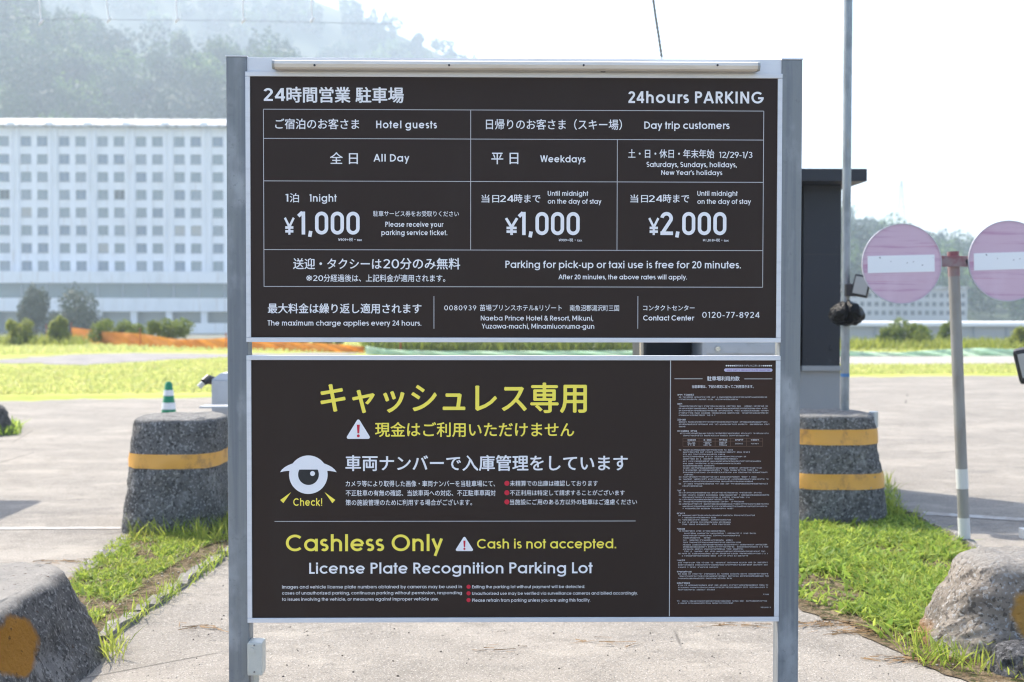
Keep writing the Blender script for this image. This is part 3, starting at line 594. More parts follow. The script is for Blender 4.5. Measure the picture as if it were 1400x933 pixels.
def ribbon(mb, pts, t, y, closed=False):
    n = len(pts); P = [Vector(p) for p in pts]; vs = []
    closed = (P[0] - P[-1]).length < 1e-5
    if closed: P = P[:-1]; n -= 1
    for i in range(n):
        a = P[(i-1) % n] if (closed or i > 0) else None; b = P[(i+1) % n] if (closed or i < n-1) else None
        d1 = (P[i]-a).normalized() if a is not None else None; d2 = (b-P[i]).normalized() if b is not None else None
        if d1 is None: d1 = d2
        if d2 is None: d2 = d1
        n1 = Vector((-d1.y, d1.x)); n2 = Vector((-d2.y, d2.x)); mm = (n1+n2)
        mm = mm.normalized() if mm.length > 1e-4 else n1
        k = t/2 / max(0.5, mm.dot(n1))
        vs += [(P[i].x + mm.x*k, y, P[i].y + mm.y*k), (P[i].x - mm.x*k, y, P[i].y - mm.y*k)]
    fs = [(2*i, 2*i+1, 2*((i+1) % n)+1, 2*((i+1) % n)) for i in range(n if closed else n-1)]
    mb.add(vs, fs)
def stroke_text(text, t, gl=glyph, track=0.0, space=0.32):
    mb = MB(); x = 0; first = True
    for ch in text:
        if ch == ' ': x += space; continue
        g = gl(ch, t)
        st, wd, l, r = g
        x += (0 if first else l)
        for k, s in enumerate(st): ribbon(mb, [(px + x, py) for px, py in s], t, -k * 1.0)
        x += wd + r + track; first = False
    return mb
def place(mb, x0, x1, z0, z1, xr, zr, y=-0.0012, dy=0.00012):
    """fit local ranges xr, zr of the drawing onto board ranges"""
    sx = (x1-x0)/(xr[1]-xr[0]); sz = (z1-z0)/(zr[1]-zr[0])
    mb.v = [(x0 + (v[0]-xr[0])*sx, y + v[1]*dy, SZ + z0 + (v[2]-zr[0])*sz) for v in mb.v]
    return mb
def white_text(name, mb, m, parent, label):
    me = bpy.data.meshes.new(name); me.from_pydata(mb.v, [], mb.f); me.update(); me.materials.append(m)
    o = bpy.data.objects.new(name, me); link(o, parent); o['label'] = label; return o
OFFS = {'A': (340,80,3.8889), 'B': (700,80,3.8889), 'C': (340,280,3.8889), 'D': (700,280,3.8889), 'E': (340,490,3.8889),
        'F': (620,490,3.8889), 'G': (340,640,3.8889), 'H': (600,690,3.8889), 'K': (370,610,10.367),
        'T': (900,480,7.7778), 'U': (900,590,7.7778), 'V': (900,700,6.2222), 'P': (0,0,1.0)}
def zz(k, x, y): o = OFFS[k]; return o[0] + x/o[2], o[1] + y/o[2]
def board(k, x, y): return bp(*zz(k, x, y))
def latin(parent, text, m, k0, x0, k1, x1, ky, top, base, t=0.15, gl=glyph, track=0.0, what='white', space=0.32):
    X0, X1 = zz(k0, x0, 0)[0], zz(k1, x1, 0)[0]; yt, yb = zz(ky, 0, top)[1], zz(ky, 0, base)[1]
    u0, v0 = bp(X0, yb); u1, v1 = bp(X1, yt)
    mb = stroke_text(text, t, gl, track, space)
    xs = [v[0] for v in mb.v]
    place(mb, u0, u1, v0, v1, (min(xs), max(xs)), (0, 1.0))
    return white_text('lettering', mb, m, parent, '%s lettering reading "%s"' % (what, text.replace('Y', '¥') if gl is price_glyph else text))
KERN = 0.25
def japanese(parent, text, m, k0, x0, k1, x1, ky, top, base, bold=0.012, what='white', spans=None):
    X0, X1 = zz(k0, x0, 0)[0], zz(k1, x1, 0)[0]; yt, yb = zz(ky, 0, top)[1], zz(ky, 0, base)[1]
    u0, v0 = bp(X0, yb); u1, v1 = bp(X1, yt)
    c = bpy.data.curves.new('lettering', 'FONT'); c.body = text; c.size = 1; c.resolution_u = 3; c.fill_mode = 'FRONT'
    for i, ch in enumerate(text):
        if ch in '・（': c.body_format[max(0, i-1)].kerning = -KERN
        if ch in '・、）。': c.body_format[i].kerning = -KERN
    o = bpy.data.objects.new('lettering', c); C.objects.link(o)
    me = bpy.data.meshes.new_from_object(o.evaluated_get(bpy.context.evaluated_depsgraph_get()))
    bpy.data.objects.remove(o); bpy.data.curves.remove(c)
    n = len(me.vertices); co = np.empty(n*3, np.float32); me.vertices.foreach_get('co', co); co = co.reshape(-1, 3)
    fs = [tuple(p.vertices) for p in me.polygons]
    xs, ys = co[:, 0], co[:, 1]
    sx = (u1-u0)/(xs.max()-xs.min()); sy = (v1-v0)/(ys.max()-ys.min())
    mb = MB()
    pos = [(0, 0)] if bold == 0 else [(0, 0), (bold, 0), (-bold, 0), (0, bold*.7), (0, -bold*.7)]
    for j, (bx, by) in enumerate(pos):        # the printed face is heavier than the plain one
        mb.add([(u0 + (x - xs.min() + bx)*sx, -0.0012 - j*0.00012, SZ + v0 + (y - ys.min() + by)*sy) for x, y in zip(xs, ys)], fs)
    bpy.data.meshes.remove(me)
    return white_text('lettering', mb, m, parent, '%s Japanese lettering reading "%s"' % (what, text.strip()))

# ------------------------------------------------------------------ the parking sign
_f = M('board_film', (0.0275, 0.0158, 0.0112), 0.5, spec=0.22); _f.mix(_f.mul(_f.noise(2.2, 7, .7, sc=(1.6, 1, .5), lo=.50, hi=.75), .5), (0.034, 0.024, 0.019)); _f.bump(_f.noise(3.0, 3, lo=0.2, hi=0.8), 0.02, 0.02); m_face = _f.m
_f = M('terms_film', (0.038, 0.0170, 0.0100), 0.5, spec=0.22); m_terms = _f.m
m_white = M('print_white', (0.80, 0.79, 0.80), 0.45).m
m_rule = M('print_rule', (0.50, 0.49, 0.50), 0.5).m
m_yellow = M('print_yellow', (0.93, 0.77, 0.085), 0.45).m
m_red = M('print_red', (0.55, 0.003, 0.03), 0.45).m
m_black = M('print_black', (0.006, 0.007, 0.010), 0.45).m
m_brownline = M('print_brown', (0.12, 0.06, 0.035), 0.5).m
m_fine = M('print_fine', (0.46, 0.45, 0.46), 0.5).m
_a = M('frame_aluminium', (0.66, 0.66, 0.67), 0.45, 0.15); _a.mix(_a.noise(6, 5, sc=(1, 1, 8), lo=.45, hi=.8), (0.58, 0.58, 0.59)); m_alu = _a.m
_a = M('galvanised_post', (0.20, 0.212, 0.215), 0.5, 0.2)
_a.mix(_a.noise(38, 4, sc=(1, 1, 0.03), lo=.42, hi=.62), (0.155, 0.17, 0.185)); _a.mix(_a.noise(9, 6, sc=(1, 1, .5), lo=.5, hi=.75), (0.32, 0.335, 0.345))
_a.mix(_a.mul(_a.noise(60, 4, lo=.6, hi=.7), 0.35), (0.13, 0.14, 0.15)); _a.bump(_a.noise(50, 3, sc=(1, 1, .05), lo=.3, hi=.7), 0.25, 0.002); m_post = _a.m
_a = M('lamp_shell', (0.66, 0.61, 0.54), 0.4); _a.mix(_a.noise(5, 5, sc=(1, 3, 6), lo=.45, hi=.75), (0.56, 0.50, 0.43)); m_shell = _a.m
m_dark = M('dark_rubber', (0.015, 0.015, 0.017), 0.5).m
m_steel = M('screw_steel', (0.25, 0.25, 0.26), 0.35, 0.8).m
_a = M('box_cream', (0.50, 0.49, 0.43), 0.4); _a.mix(_a.mul(_a.noise(14, 6, lo=.5, hi=.8), .6), (0.3, 0.28, 0.22)); m_cream = _a.m

sign = empty('parking_sign', (0, 0, 0), 'large dark brown car park price board between two grey steel posts', 'sign')
FW, FH, HG, FR = 0.88, 0.868, 0.0378, 0.0155
def make_board(z0, lab, split=None):
    z1 = z0 + FH
    b = box('board', -FW, FW, 0.0, 0.012, z0, z1, m_face, sign) if split is None else box('board', -FW, split, 0.0, 0.012, z0, z1, m_face, sign)
    tag(b, lab)
    for nm, a in (('frame_rail', (-FW-FR, FW+FR, -0.006, 0.026, z1, z1+FR)), ('frame_rail', (-FW-FR, FW+FR, -0.006, 0.026, z0-FR, z0)),
                  ('frame_stile', (-FW-FR, -FW, -0.0055, 0.0255, z0+0.0005, z1-0.0005)), ('frame_stile', (FW, FW+FR, -0.0055, 0.0255, z0+0.0005, z1-0.0005))):
        box(nm, *a, m_alu, b, bevel=0.0015)
    return b
up = make_board(SZ + HG, 'upper board listing the parking rates in a ruled table')
div = bp(916.0, 660)[0]
lo = make_board(SZ - HG - FH, 'lower board with the cashless only notice', div)
terms = box('terms_panel', div, FW, 0.0, 0.012, SZ-HG-FH, SZ-HG, m_terms, sign); tag(terms, 'narrow reddish brown panel of fine print terms')
# posts
for x0, x1, zt in ((at(310.2, 300, 0).x, at(338.6, 300, 0).x, at(320, 78, 0).z), (at(1067.2, 300, 0).x, at(1095.5, 300, 0).x, at(1080, 82, 0).z)):
    p = box('post', x0, x1, -0.004, 0.072, -0.1, zt, m_post, sign, bevel=0.004)
    box('post_cap', x0-.001, x1+.001, -0.006, 0.074, zt, zt+0.004, m_alu, p)
# head rail and the strip lamp above the upper board
ztop = SZ + HG + FH + FR
zr = at(700, 80, 0.0).z
box('head_rail', -FW-FR-.002, FW+FR+.002, 0.002, 0.05, ztop, zr, m_alu, sign, bevel=0.002)
for sx in (-1, 1):
    for zc in (ztop+0.02, SZ, SZ-HG-FH-0.005):
        box('bracket', sx*(FW+FR+.003) if sx > 0 else -(FW+FR+.009), sx*(FW+FR+.009) if sx > 0 else -(FW+FR+.003), 0.012, 0.05, zc-.02, zc+.02, m_dark, sign)
xa, xb = at(374, 90, -0.05).x, at(1037, 90, -0.05).x
zb, zt_ = at(700, 95.5, -0.05).z, at(700, 84.5, -0.05).z
def prof(mb, x0, x1, P):
    n = len(P); mb.add([(x0, y, z) for y, z in P] + [(x1, y, z) for y, z in P],
                       [tuple(range(n)), tuple(range(2*n-1, n-1, -1))] + [(i, n+i, n+(i+1) % n, (i+1) % n) for i in range(n)])
    return mb
P = [(0.001, zt_+.006), (-.045, zt_+.003), (-.058, zt_-.002), (-.062, zt_-.012), (-.056, zb+.004), (-.046, zb), (0.001, zb+.006)]
lamp = prof(MB(), xa, xb, P).build('lamp_housing', m_shell, sign, smooth=False)
P2 = [(y*1.03 if y < 0 else y, (z-zb)*1.06+zb-.001) for y, z in P]
for x in (xa, xb): prof(MB(), x-.004, x+.004, P2).build('end_cap', M('cap_grey', (0.3, 0.31, 0.3), .5).m if x == xa else bpy.data.materials['cap_grey'], lamp)
for px in (430, 614, 798, 981):
    c = at(px, 89.5, -0.062); MB().tube([(c.x, -.0655, c.z), (c.x, -.060, c.z)], .0035, 8).build('screw', m_dark, lamp)
c = at(823, 97.2, -0.006); box('clip', c.x-.004, c.x+.012, -.0045, .004, c.z-.003, c.z+.003, m_steel, sign, bevel=.001)
# electrical box on the left post
jx0, jx1 = at(338.5, 900, -0.01).x, at(360, 900, -0.01).x; jz0, jz1 = at(340, 921, 0).z, at(340, 876, 0).z
jb = box('switch_box', jx0+.002, jx1, -0.03, 0.04, jz0, jz1, m_cream, sign, bevel=.006)
cc = ((jx0+jx1)/2-.008, (jz0+jz1)/2+.03)
MB().tube([(cc[0], -.033, cc[1]), (cc[0], -.029, cc[1])], .010, 16).build('knockout', m_cream, jb)
for dz in (-.042, .048): MB().tube([(cc[0]+.008, -.0325, cc[1]-.03+dz), (cc[0]+.008, -.029, cc[1]-.03+dz)], .003, 8).build('screw', m_steel, jb)
MB().tube([(jx0+.024, .008, jz0+.001), (jx0+.024, .008, -.02)], .011, 12).build('conduit', m_cream, sign)

# printed rules
def rule(parent, pts, m, w=0.0022, name='printed_rule'):
    mb = MB()
    for i, (a, b) in enumerate(pts):
        (u0, v0), (u1, v1) = a, b
        if abs(u1-u0) > abs(v1-v0): v = (v0+v1)/2; mb.add([(u0, -.0009-i*.00003, SZ+v-w/2), (u1, -.0009-i*.00003, SZ+v-w/2), (u1, -.0009-i*.00003, SZ+v+w/2), (u0, -.0009-i*.00003, SZ+v+w/2)], [(0, 1, 2, 3)])
        else: u = (u0+u1)/2; mb.add([(u-w/2, -.0006-i*.00003, SZ+min(v0,v1)), (u+w/2, -.0006-i*.00003, SZ+min(v0,v1)), (u+w/2, -.0006-i*.00003, SZ+max(v0,v1)), (u-w/2, -.0006-i*.00003, SZ+max(v0,v1))], [(0, 1, 2, 3)])
    return white_text(name, mb, m, parent, 'thin pale printed ruling')
b_ = lambda x, y: bp(x, y)
rule(up, [(b_(360.2, 149.6), b_(1044, 152.2)), (b_(360.3, 189.8), b_(1044, 191.5)), (b_(360.5, 247.8), b_(1043.5, 249.4)),
          (b_(361, 341.8), b_(1043, 342.7)), (b_(361, 392.3), b_(1042.8, 392.6)),
          (b_(360.2, 149.6), b_(361, 392.3)), (b_(1044, 152.2), b_(1042.8, 392.6)), (b_(643.4, 150.8), b_(643.6, 342.2)), (b_(844, 191), b_(843.5, 342.4)),
          (b_(593.3, 405.2), b_(593.3, 449.7)), (b_(872, 405.2), b_(872, 449.7))], m_rule)
rule(lo, [(b_(375.5, 713.1), b_(868.9, 712.5))], m_rule)
rule(lo, [(b_(916.5, 491.9), b_(915.4, 842.8))], m_rule, 0.0028)
for a in [
  (up,"24hours PARKING",'B',618,'B',1338,'B',178,238,.175,.05), (up,"Hotel guests",'A',678,'A',1001,'A',333,372,.165,.06),
  (up,"All Day",'A',664,'A',854,'A',510,549,.16,.05), (up,"1night",'A',323,'A',468,'A',723,762,.155,.02),
  (up,"Please receive your",'C',727,'C',1036,'C',92,118,.16,.03), (up,"parking service ticket.",'C',706,'C',1056,'C',136,162,.16,.03),
  (up,"Day trip customers",'B',703,'B',1157,'B',338,375,.155,0), (up,"Weekdays",'B',150,'B',391,'B',517,553,.155,.02),
  (up,"12/29-1/3",'B',1101,'B',1278,'B',498,529,.12,0), (up,"Saturdays, Sundays, holidays,",'B',715,'B',1195,'B',552,578,.15,0),
  (up,"New Year's holidays",'B',793,'B',1118,'B',596,620,.15,0),
  (up,"Until midnight",'B',190,'B',405,'B',706,731,.15,0), (up,"on the day of stay",'B',190,'B',475,'B',748,773,.15,0),
  (up,"Until midnight",'B',985,'B',1199,'B',706,731,.15,0), (up,"on the day of stay",'B',985,'B',1270,'B',749,774,.15,0),
  (up,"Parking for pick-up or taxi use is free for 20 minutes.",'C',1365,'D',1217,'D',301,337,.15,0),
  (up,"After 20 minutes, the above rates will apply.",'D',247,'D',930,'D',373,397,.15,0),
  (up,"The maximum charge applies every 24 hours.",'C',101,'C',918,'C',616,643,.145,0),
  (up,"0080939",'C',1040,'C',1210,'C',536,562,.115,.13), (up,"Naeba Prince Hotel & Resort, Mikuni,",'C',1234,'D',432,'D',591,616,.14,0),
  (up,"Yuzawa-machi, Minamiuonuma-gun",'C',1239,'D',437,'D',634,659,.14,0), (up,"Contact Center",'D',697,'D',969,'D',589,616,.16,0),
  (up,"0120-77-8924",'D',1011,'D',1316,'D',571,602,.125,.09),
  (up,"24",'A',80,'A',194,'A',159,227,.16,.04), (up,"1",'A',195,'A',211,'A',721,762,.14,0), (up,"24",'B',-64,'B',9,'B',728,764,.13,.04), (up,"24",'B',727,'B',800,'B',728,764,.13,.04),
  (up,"20",'C',716,'C',800,'C',290,339,.13,.04), (up,"20",'C',343,'C',396,'C',376,406,.13,.04),
  (lo,"License Plate Recognition Parking Lot",'G',322,'H',817,'H',307,368,.155,0),
  (lo,"Images and vehicle license plate numbers obtained by cameras may be used in",'G',178,'G',1134,'G',622,641,.125,.02),
  (lo,"cases of unauthorized parking, continuous parking without permission, responding",'G',178,'G',1134,'G',655,673,.125,.02),
  (lo,"to issues involving the vehicle, or measures against improper vehicle use.",'G',178,'G',1010,'G',688,706,.125,.02),
  (lo,"Exiting the parking lot without payment will be detected.",'H',177,'H',777,'H',428,445,.125,.02),
  (lo,"Unauthorized use may be verified via surveillance cameras and billed accordingly.",'H',177,'H',1057,'H',463,480,.125,.02),
  (lo,"Please refrain from parking unless you are using this facility.",'H',177,'H',805,'H',499,517,.125,.02)]:
    latin(a[0], a[1], m_white, *a[2:9], t=a[9], track=a[10])
latin(lo, "Cashless Only", m_yellow, 'G', 198, 'G', 1033, 'G', 353, 443, t=.155, what='yellow')
latin(lo, "Cash is not accepted.", m_yellow, 'H', 203, 'H', 943, 'H', 182, 234, t=.15, what='yellow')
latin(lo, "Check!", m_yellow, 'K', 322, 'K', 730, 'K', 740, 848, t=.155, what='yellow', track=.04)
for kx, x0, x1, s, a, b in (('C', 188, 245, "Y", 70, 160), ('C', 258, 590, "1,000", 38, 159), ('P', 690.2, 704.6+4, "Y", 298.6, 321.6),
                         ('D', 30, 360, "1,000", 40, 162), ('D', 724, 783, "Y", 72, 162), ('D', 788, 1140, "2,000", 40, 162)):
    latin(up, s, m_white, kx, x0, kx, x1, kx, a, b, t=.155 if s != "Y" else .15, gl=price_glyph)
for a in [
  (up,"時間営業 駐車場",'A',203,'A',823,'A',155,235,.024), (up,"ご宿泊のお客さま",'A',142,'A',587,'A',322,376,.012),
  (up,"全 日",'A',433,'A',580,'A',500,562,.012), (up,"泊",'A',219,'A',267,'A',718,766,.012),
  (up,"駐車サービス券をお受取りください",'C',662,'C',1117,'C',34,63,.006), (up,"¥909+税・tax",'C',476,'C',603,'C',177,195,.012),
  (up,"日帰りのお客さま（スキー場）",'A',1262,'B',584,'B',325,379,.012), (up,"平 日",'A',1291,'B',33,'B',503,563,.012),
  (up,"土・日・休日・年末年始",'B',618,'B',1075,'B',485,530,.012), (up,"当日",'B',-162,'B',-69,'B',725,767,.012), (up,"時まで",'B',12,'B',151,'B',723,768,.012),
  (up,"当日",'B',629,'B',722,'B',725,767,.012), (up,"時まで",'B',803,'B',942,'B',723,768,.012), (up,"¥909+税・tax",'D',248,'D',373,'D',180,197,.012),
  (up,"¥1,818+税・tax",'D',1014,'D',1152,'D',181,198,.012),
  (up,"送迎・タクシーは",'C',237,'C',706,'C',286,343,.016), (up,"分のみ無料",'C',806,'C',1124,'C',284,344,.016), (up,"※",'C',306,'C',338,'C',376,405,.008), (up,"分経過後は、上記料金が適用されます。",'C',399,'C',1045,'C',372,410,.012),
  (up,"最大料金は繰り返し適用されます",'C',103,'C',918,'C',526,578,.018), (up,"苗場プリンスホテル&リゾート",'C',1229,'D',265,'D',532,565,.006),
  (up,"南魚沼郡湯沢町三国",'D',307,'D',569,'D',534,566,.006), (up,"コンタクトセンター",'D',697,'D',970,'D',535,563,.012),
  (lo,"車両ナンバーで入庫管理をしています",'E',516,'F',925,'F',515,599,.02),
  (lo,"カメラ等により取得した画像・車両ナンバーを当駐車場にて、",'E',516,'E',1310,'E',650,683,.006),
  (lo,"不正駐車の有無の確認、当該車両への対応、不正駐車車両対",'E',516,'E',1313,'E',700,733,.006),
  (lo,"策の施設管理のために利用する場合がございます。",'E',516,'E',1188,'E',750,783,.006),
  (lo,"未精算での出庫は確認しております",'F',300,'F',767,'F',650,680,.006), (lo,"不正利用は特定して請求することがございます",'F',300,'F',910,'F',700,730,.006),
  (lo,"当施設にご用のある方以外の駐車はご遠慮ください",'F',300,'F',975,'F',749,779,.006)]:
    japanese(a[0], a[1], m_white, *a[2:9], bold=a[9])
japanese(lo, "キャッシュレス専用", m_yellow, 'E', 385, 'F', 706, 'F', 132, 290, bold=.022, what='yellow')
japanese(lo, "現金はご利用いただけません", m_yellow, 'E', 673, 'F', 641, 'E', 340, 418, bold=.016, what='yellow')
japanese(terms, "駐車場利用約款", m_white, 'T', 520, 'T', 863, 'T', 270, 318, bold=.014)
japanese(terms, "当駐車場は、下記の規定に従ってご利用頂きます。", m_white, 'T', 358, 'T', 1012, 'T', 363, 396, bold=.01)
japanese(terms, "●●●●●御利用ありがとうございます●●●●●", m_white, 'T', 716, 'T', 1208, 'T', 147, 167, bold=.0)
# pictograms
def disc(cx, cy, r, n=40): return [(cx + r*math.cos(2*math.pi*i/n), cy + r*math.sin(2*math.pi*i/n)) for i in range(n)]
def poly(parent, k, pts, m, y, name, label):
    P = [board(k, *p) for p in pts]
    return white_text(name, MB().add([(u, y, SZ+v) for u, v in P], [tuple(range(len(P)))]), m, parent, label)
def tri(k, ax, ay, x0, x1, yb, r):
    pts = []; V = [(ax, ay-r*.0), (x1, yb), (x0, yb)]
    cen = [(ax, ay+r*1.2), (x1-r*1.3, yb-r), (x0+r*1.3, yb-r)]; rng = [(-150, -30), (-30, 90), (90, 210)]
    for (cx, cy), (a0, a1) in zip(cen, rng):
        for i in range(7): a = R_(a0 + (a1-a0)*i/6); pts.append((cx + r*math.cos(a), cy + r*math.sin(a)))
    t = poly(lo, k, pts, m_white, -.0007, 'warning_triangle', 'white warning triangle with a red exclamation mark')
    h = yb-ay; mb = MB()
    P = [board(k, *p) for p in ((ax-h*.075, ay+h*.28), (ax+h*.075, ay+h*.28), (ax+h*.045, ay+h*.72), (ax-h*.045, ay+h*.72))]
    Q = [board(k, *p) for p in disc(ax, ay+h*.845, h*.075, 12)]
    mb.add([(u, -.0011, SZ+v) for u, v in P], [(0, 1, 2, 3)]); mb.add([(u, -.0011, SZ+v) for u, v in Q], [tuple(range(12))])
    white_text('exclamation_mark', mb, m_red, lo, 'red exclamation mark in a white triangle')
tri('E', 583, 324, 519, 647, 429, 9); tri('G', 1147, 365, 1099, 1195, 442, 7)
for k, x, y, r in (('F',284,665,13.5),('F',284,715,13.5),('F',284,764,13.5),('H',158,437,11),('H',158,472,11),('H',158,508,11)):
    poly(lo, k, disc(x, y, r, 20), m_red, -.0009, 'bullet', 'red round bullet')
head = disc(535, 407, 273, 64)
mb = MB(); P = [board('K', *p) for p in head]; mb.add([(u, -.0007, SZ+v) for u, v in P], [tuple(range(64))])
for s in (-1, 1):
    br = [(535+s*x, y) for x, y in ((402, 372), (375, 335), (335, 300), (285, 272), (225, 248), (150, 240), (150, 400), (262, 352), (300, 353), (350, 360))]
    P = [board('K', *p) for p in br]; mb.add([(u, -.0008, SZ+v) for u, v in P], [tuple(range(len(br)))])
white_text('eye_emblem', mb, m_white, lo, 'white round eye pictogram with side brows')
pup = [(537+147*math.cos(R_(a)), 405+147*math.sin(R_(a))) for a in np.linspace(-29, 209, 40)]
poly(lo, 'K', pup, m_black, -.0011, 'pupil', 'black half round pupil'); poly(lo, 'K', disc(595, 390, 35, 24), m_white, -.0014, 'glint', 'small white dot in the pupil')
poly(lo, 'K', [(290, 655), (136, 765), (181, 810)], m_yellow, -.0009, 'wedge', 'yellow wedge'); poly(lo, 'K', [(766, 655), (918, 765), (875, 810)], m_yellow, -.0009, 'wedge', 'yellow wedge')
# fine print: rows of tiny marks too small to read
fine = MB(); rnd = random.Random(3)
def row(k, x0, x1, y, hh=2.0, heavy=False):
    X0, Y = zz(k, x0, y); X1 = zz(k, x1, y)[0]; u0, v = bp(X0, Y); u1, _ = bp(X1, Y); H = 0.0044 * (1.25 if heavy else 1); cw = H*1.02; u = u0
    while u < u1:
        if rnd.random() < (0.03 if heavy else 0.07): u += cw*.9; continue
        wv = cw * rnd.uniform(.72, .86); hv = H * rnd.uniform(.75, 1); z = SZ + v - H/2; th = H*(.17 if not heavy else .24)
        q = lambda a, b, c, d, y: fine.add([(a, y, c), (b, y, c), (b, y, d), (a, y, d)], [(0, 1, 2, 3)])
        q(u, u+wv, z+hv-th, z+hv, -.0008)
        if rnd.random() < .75: q(u+wv*.05, u+wv*.95, z+hv*.42, z+hv*.42+th, -.00083)
        if rnd.random() < .7: q(u, u+wv, z, z+th, -.00086)
        xo = rnd.choice([.0, .4, .78]); q(u+wv*xo, u+wv*xo+th, z, z+hv, -.0009)
        if rnd.random() < .4: q(u+wv*.8, u+wv*.8+th, z, z+hv*.9, -.00093)
        u += cw
for a in [(205,372,466,1),(218,1150,491),(218,840,515),(203,250,563,1),(218,1155,587),(218,1155,611),(218,1172,635),(218,1166,660),(218,597,684),(203,285,731,1),
          (218,1168,755),(218,1170,780),(218,285,804),(203,412,851,1),(218,1172,876),(262,965,900)]: row('T', a[0], a[1], a[2], heavy=len(a) > 3)
for a in [(218,240,197),(262,795,197),(262,965,220),(262,703,244),(262,932,268),(262,840,292),(262,1083,317),(262,868,341),(262,603,365),(262,1098,389),(262,1067,412),(262,1160,436),
          (275,372,460),(218,240,484),(262,1035,484),(218,240,508),(262,1168,508),(262,998,532),(218,240,557),(258,1153,557),(258,468,581),(198,280,629,1),(218,240,652),(258,1090,652),(218,240,677),(258,1168,677),(258,970,701),
          (218,240,724),(258,795,724),(218,240,747),(258,902,747),(218,240,772),(258,1160,772),(258,1160,797),(258,800,820)]: row('U', a[0], a[1], a[2], heavy=len(a) > 3)
for a in [(158,222,12,1),(170,190,30),(204,820,30),(202,490,49),(170,190,68),(204,610,68),(170,190,88),(204,612,88),(202,608,106),(158,222,145,1),(170,188,163),(200,563,163),(210,830,183),(210,683,202),(210,445,221),
          (210,630,241),(210,697,260),(210,933,280),(210,930,298),(210,718,317),(210,905,336),(170,188,355),(200,926,355),(200,760,374),(158,222,412,1),(168,928,432),(168,928,451),(168,503,471),(158,272,509,1),
          (168,925,528),(168,930,547),(168,622,566),(158,268,605,1),(168,928,624),(168,928,643),(168,480,662),(893,908,701),(920,932,701),(158,922,759),(168,636,777),(870,955,812)]: row('V', a[0], a[1], a[2], heavy=len(a) > 3)
for i, cx in enumerate((348, 518, 684, 853, 1020)):
    row('U', cx-36, cx+36, 90, heavy=True)
    for y in ((115, 130, 145) if i < 3 else (130,)): row('U', cx-36, cx+38, y)
fo = white_text('fine_print', fine, m_fine, terms, 'rows of tiny pale fine print'); fo['kind'] = 'stuff'
bu = lambda x, y: board('U', x, y)
rule(terms, [(bu(262, 72), bu(1110, 74)), (bu(262, 103), bu(1110, 105)), (bu(262, 158), bu(1110, 160)), (bu(262, 72), bu(262, 158)), (bu(433, 72), bu(433, 158)),
             (bu(604, 72), bu(604, 158)), (bu(769, 73), bu(769, 159)), (bu(939, 73), bu(939, 159)), (bu(1110, 74), bu(1110, 160))], m_brownline, .0015)
rule(terms, [(board('T', 172, 296), board('T', 470, 297)), (board('T', 915, 297), board('T', 1212, 298))], m_rule, .0022)
pl = [(717+17*math.cos(R_(a)), 203.5+17.5*math.sin(R_(a))) for a in range(90, 271, 20)] + [(1197+17*math.cos(R_(a)), 204+17.5*math.sin(R_(a))) for a in range(-90, 91, 20)]
poly(terms, 'T', pl, M('print_lilac', (.5, .46, .62), .5).m, -.0007, 'caption_strip', 'pale lilac rounded strip')
fine = MB(); row('T', 728, 1190, 204); m_pur = M('print_purple', (.16, .08, .28), .5).m
white_text('fine_print', fine, m_pur, terms, 'tiny purple print on the lilac strip')['kind'] = 'stuff'
# ------------------------------------------------------------------ concrete things round the entrance
def blob(M_, center, scl, r, nz=6, amp=.35, soft=.08):
    """painted patch: distance from a spot with a ragged edge"""
    t = M_.t; mp = t.nodes.new('ShaderNodeVectorMath'); mp.operation = 'SUBTRACT'; t.links.new(M_.co, mp.inputs[0]); mp.inputs[1].default_value = center
    ms = t.nodes.new('ShaderNodeVectorMath'); ms.operation = 'MULTIPLY'; t.links.new(mp.outputs[0], ms.inputs[0]); ms.inputs[1].default_value = scl
    ln = t.nodes.new('ShaderNodeVectorMath'); ln.operation = 'LENGTH'; t.links.new(ms.outputs[0], ln.inputs[0])
    n = t.nodes.new('ShaderNodeTexNoise'); n.inputs['Scale'].default_value = nz; n.inputs['Detail'].default_value = 6; t.links.new(M_.co, n.inputs['Vector'])
    a = t.nodes.new('ShaderNodeMath'); a.operation = 'MULTIPLY_ADD'; t.links.new(n.outputs[0], a.inputs[0]); a.inputs[1].default_value = amp; t.links.new(ln.outputs['Value'], a.inputs[2])
    r_ = t.nodes.new('ShaderNodeMapRange'); r_.inputs[1].default_value = r+amp*.5+soft; r_.inputs[2].default_value = r+amp*.5-soft; t.links.new(a.outputs[0], r_.inputs[0]); return r_.outputs[0]
def concrete(name, base=(0.115, 0.11, 0.105)):
    m = M(name, base, .92, spec=.2)
    m.mix(m.noise(5, 7, .65, lo=.42, hi=.66), tuple(c*.62 for c in base)); m.mix(m.mul(m.noise(3.2, 7, .7, sc=(1, 1, .6), lo=.56, hi=.66), .8), tuple(c*2.0 for c in base)); m.mix(m.mul(m.noise(8, 8, .75, lo=.62, hi=.66), .75), (.50, .49, .47))
    m.mix(m.mul(m.noise(60, 4, lo=.54, hi=.62), .85), tuple(min(.6, c*2.3) for c in base)); m.mix(m.mul(m.noise(42, 4, lo=.55, hi=.62), .85), tuple(c*.3 for c in base)); m.mix(m.mul(m.noise(16, 6, .7, lo=.64, hi=.67), .9), tuple(c*.22 for c in base))
    m.mix(m.mul(m.noise(2.2, 9, .8, sc=(1.6, 1.6, .5), lo=.52, hi=.62), .35), tuple(c*.5 for c in base)); m.bump(m.noise(55, 8, .8, lo=.25, hi=.75), 1.0, .009); m.bump(m.noise(14, 8, .7, lo=.3, hi=.7), .9, .02); m.bump(m.noise(30, kind='v', lo=.0, hi=.25), .5, .006); return m
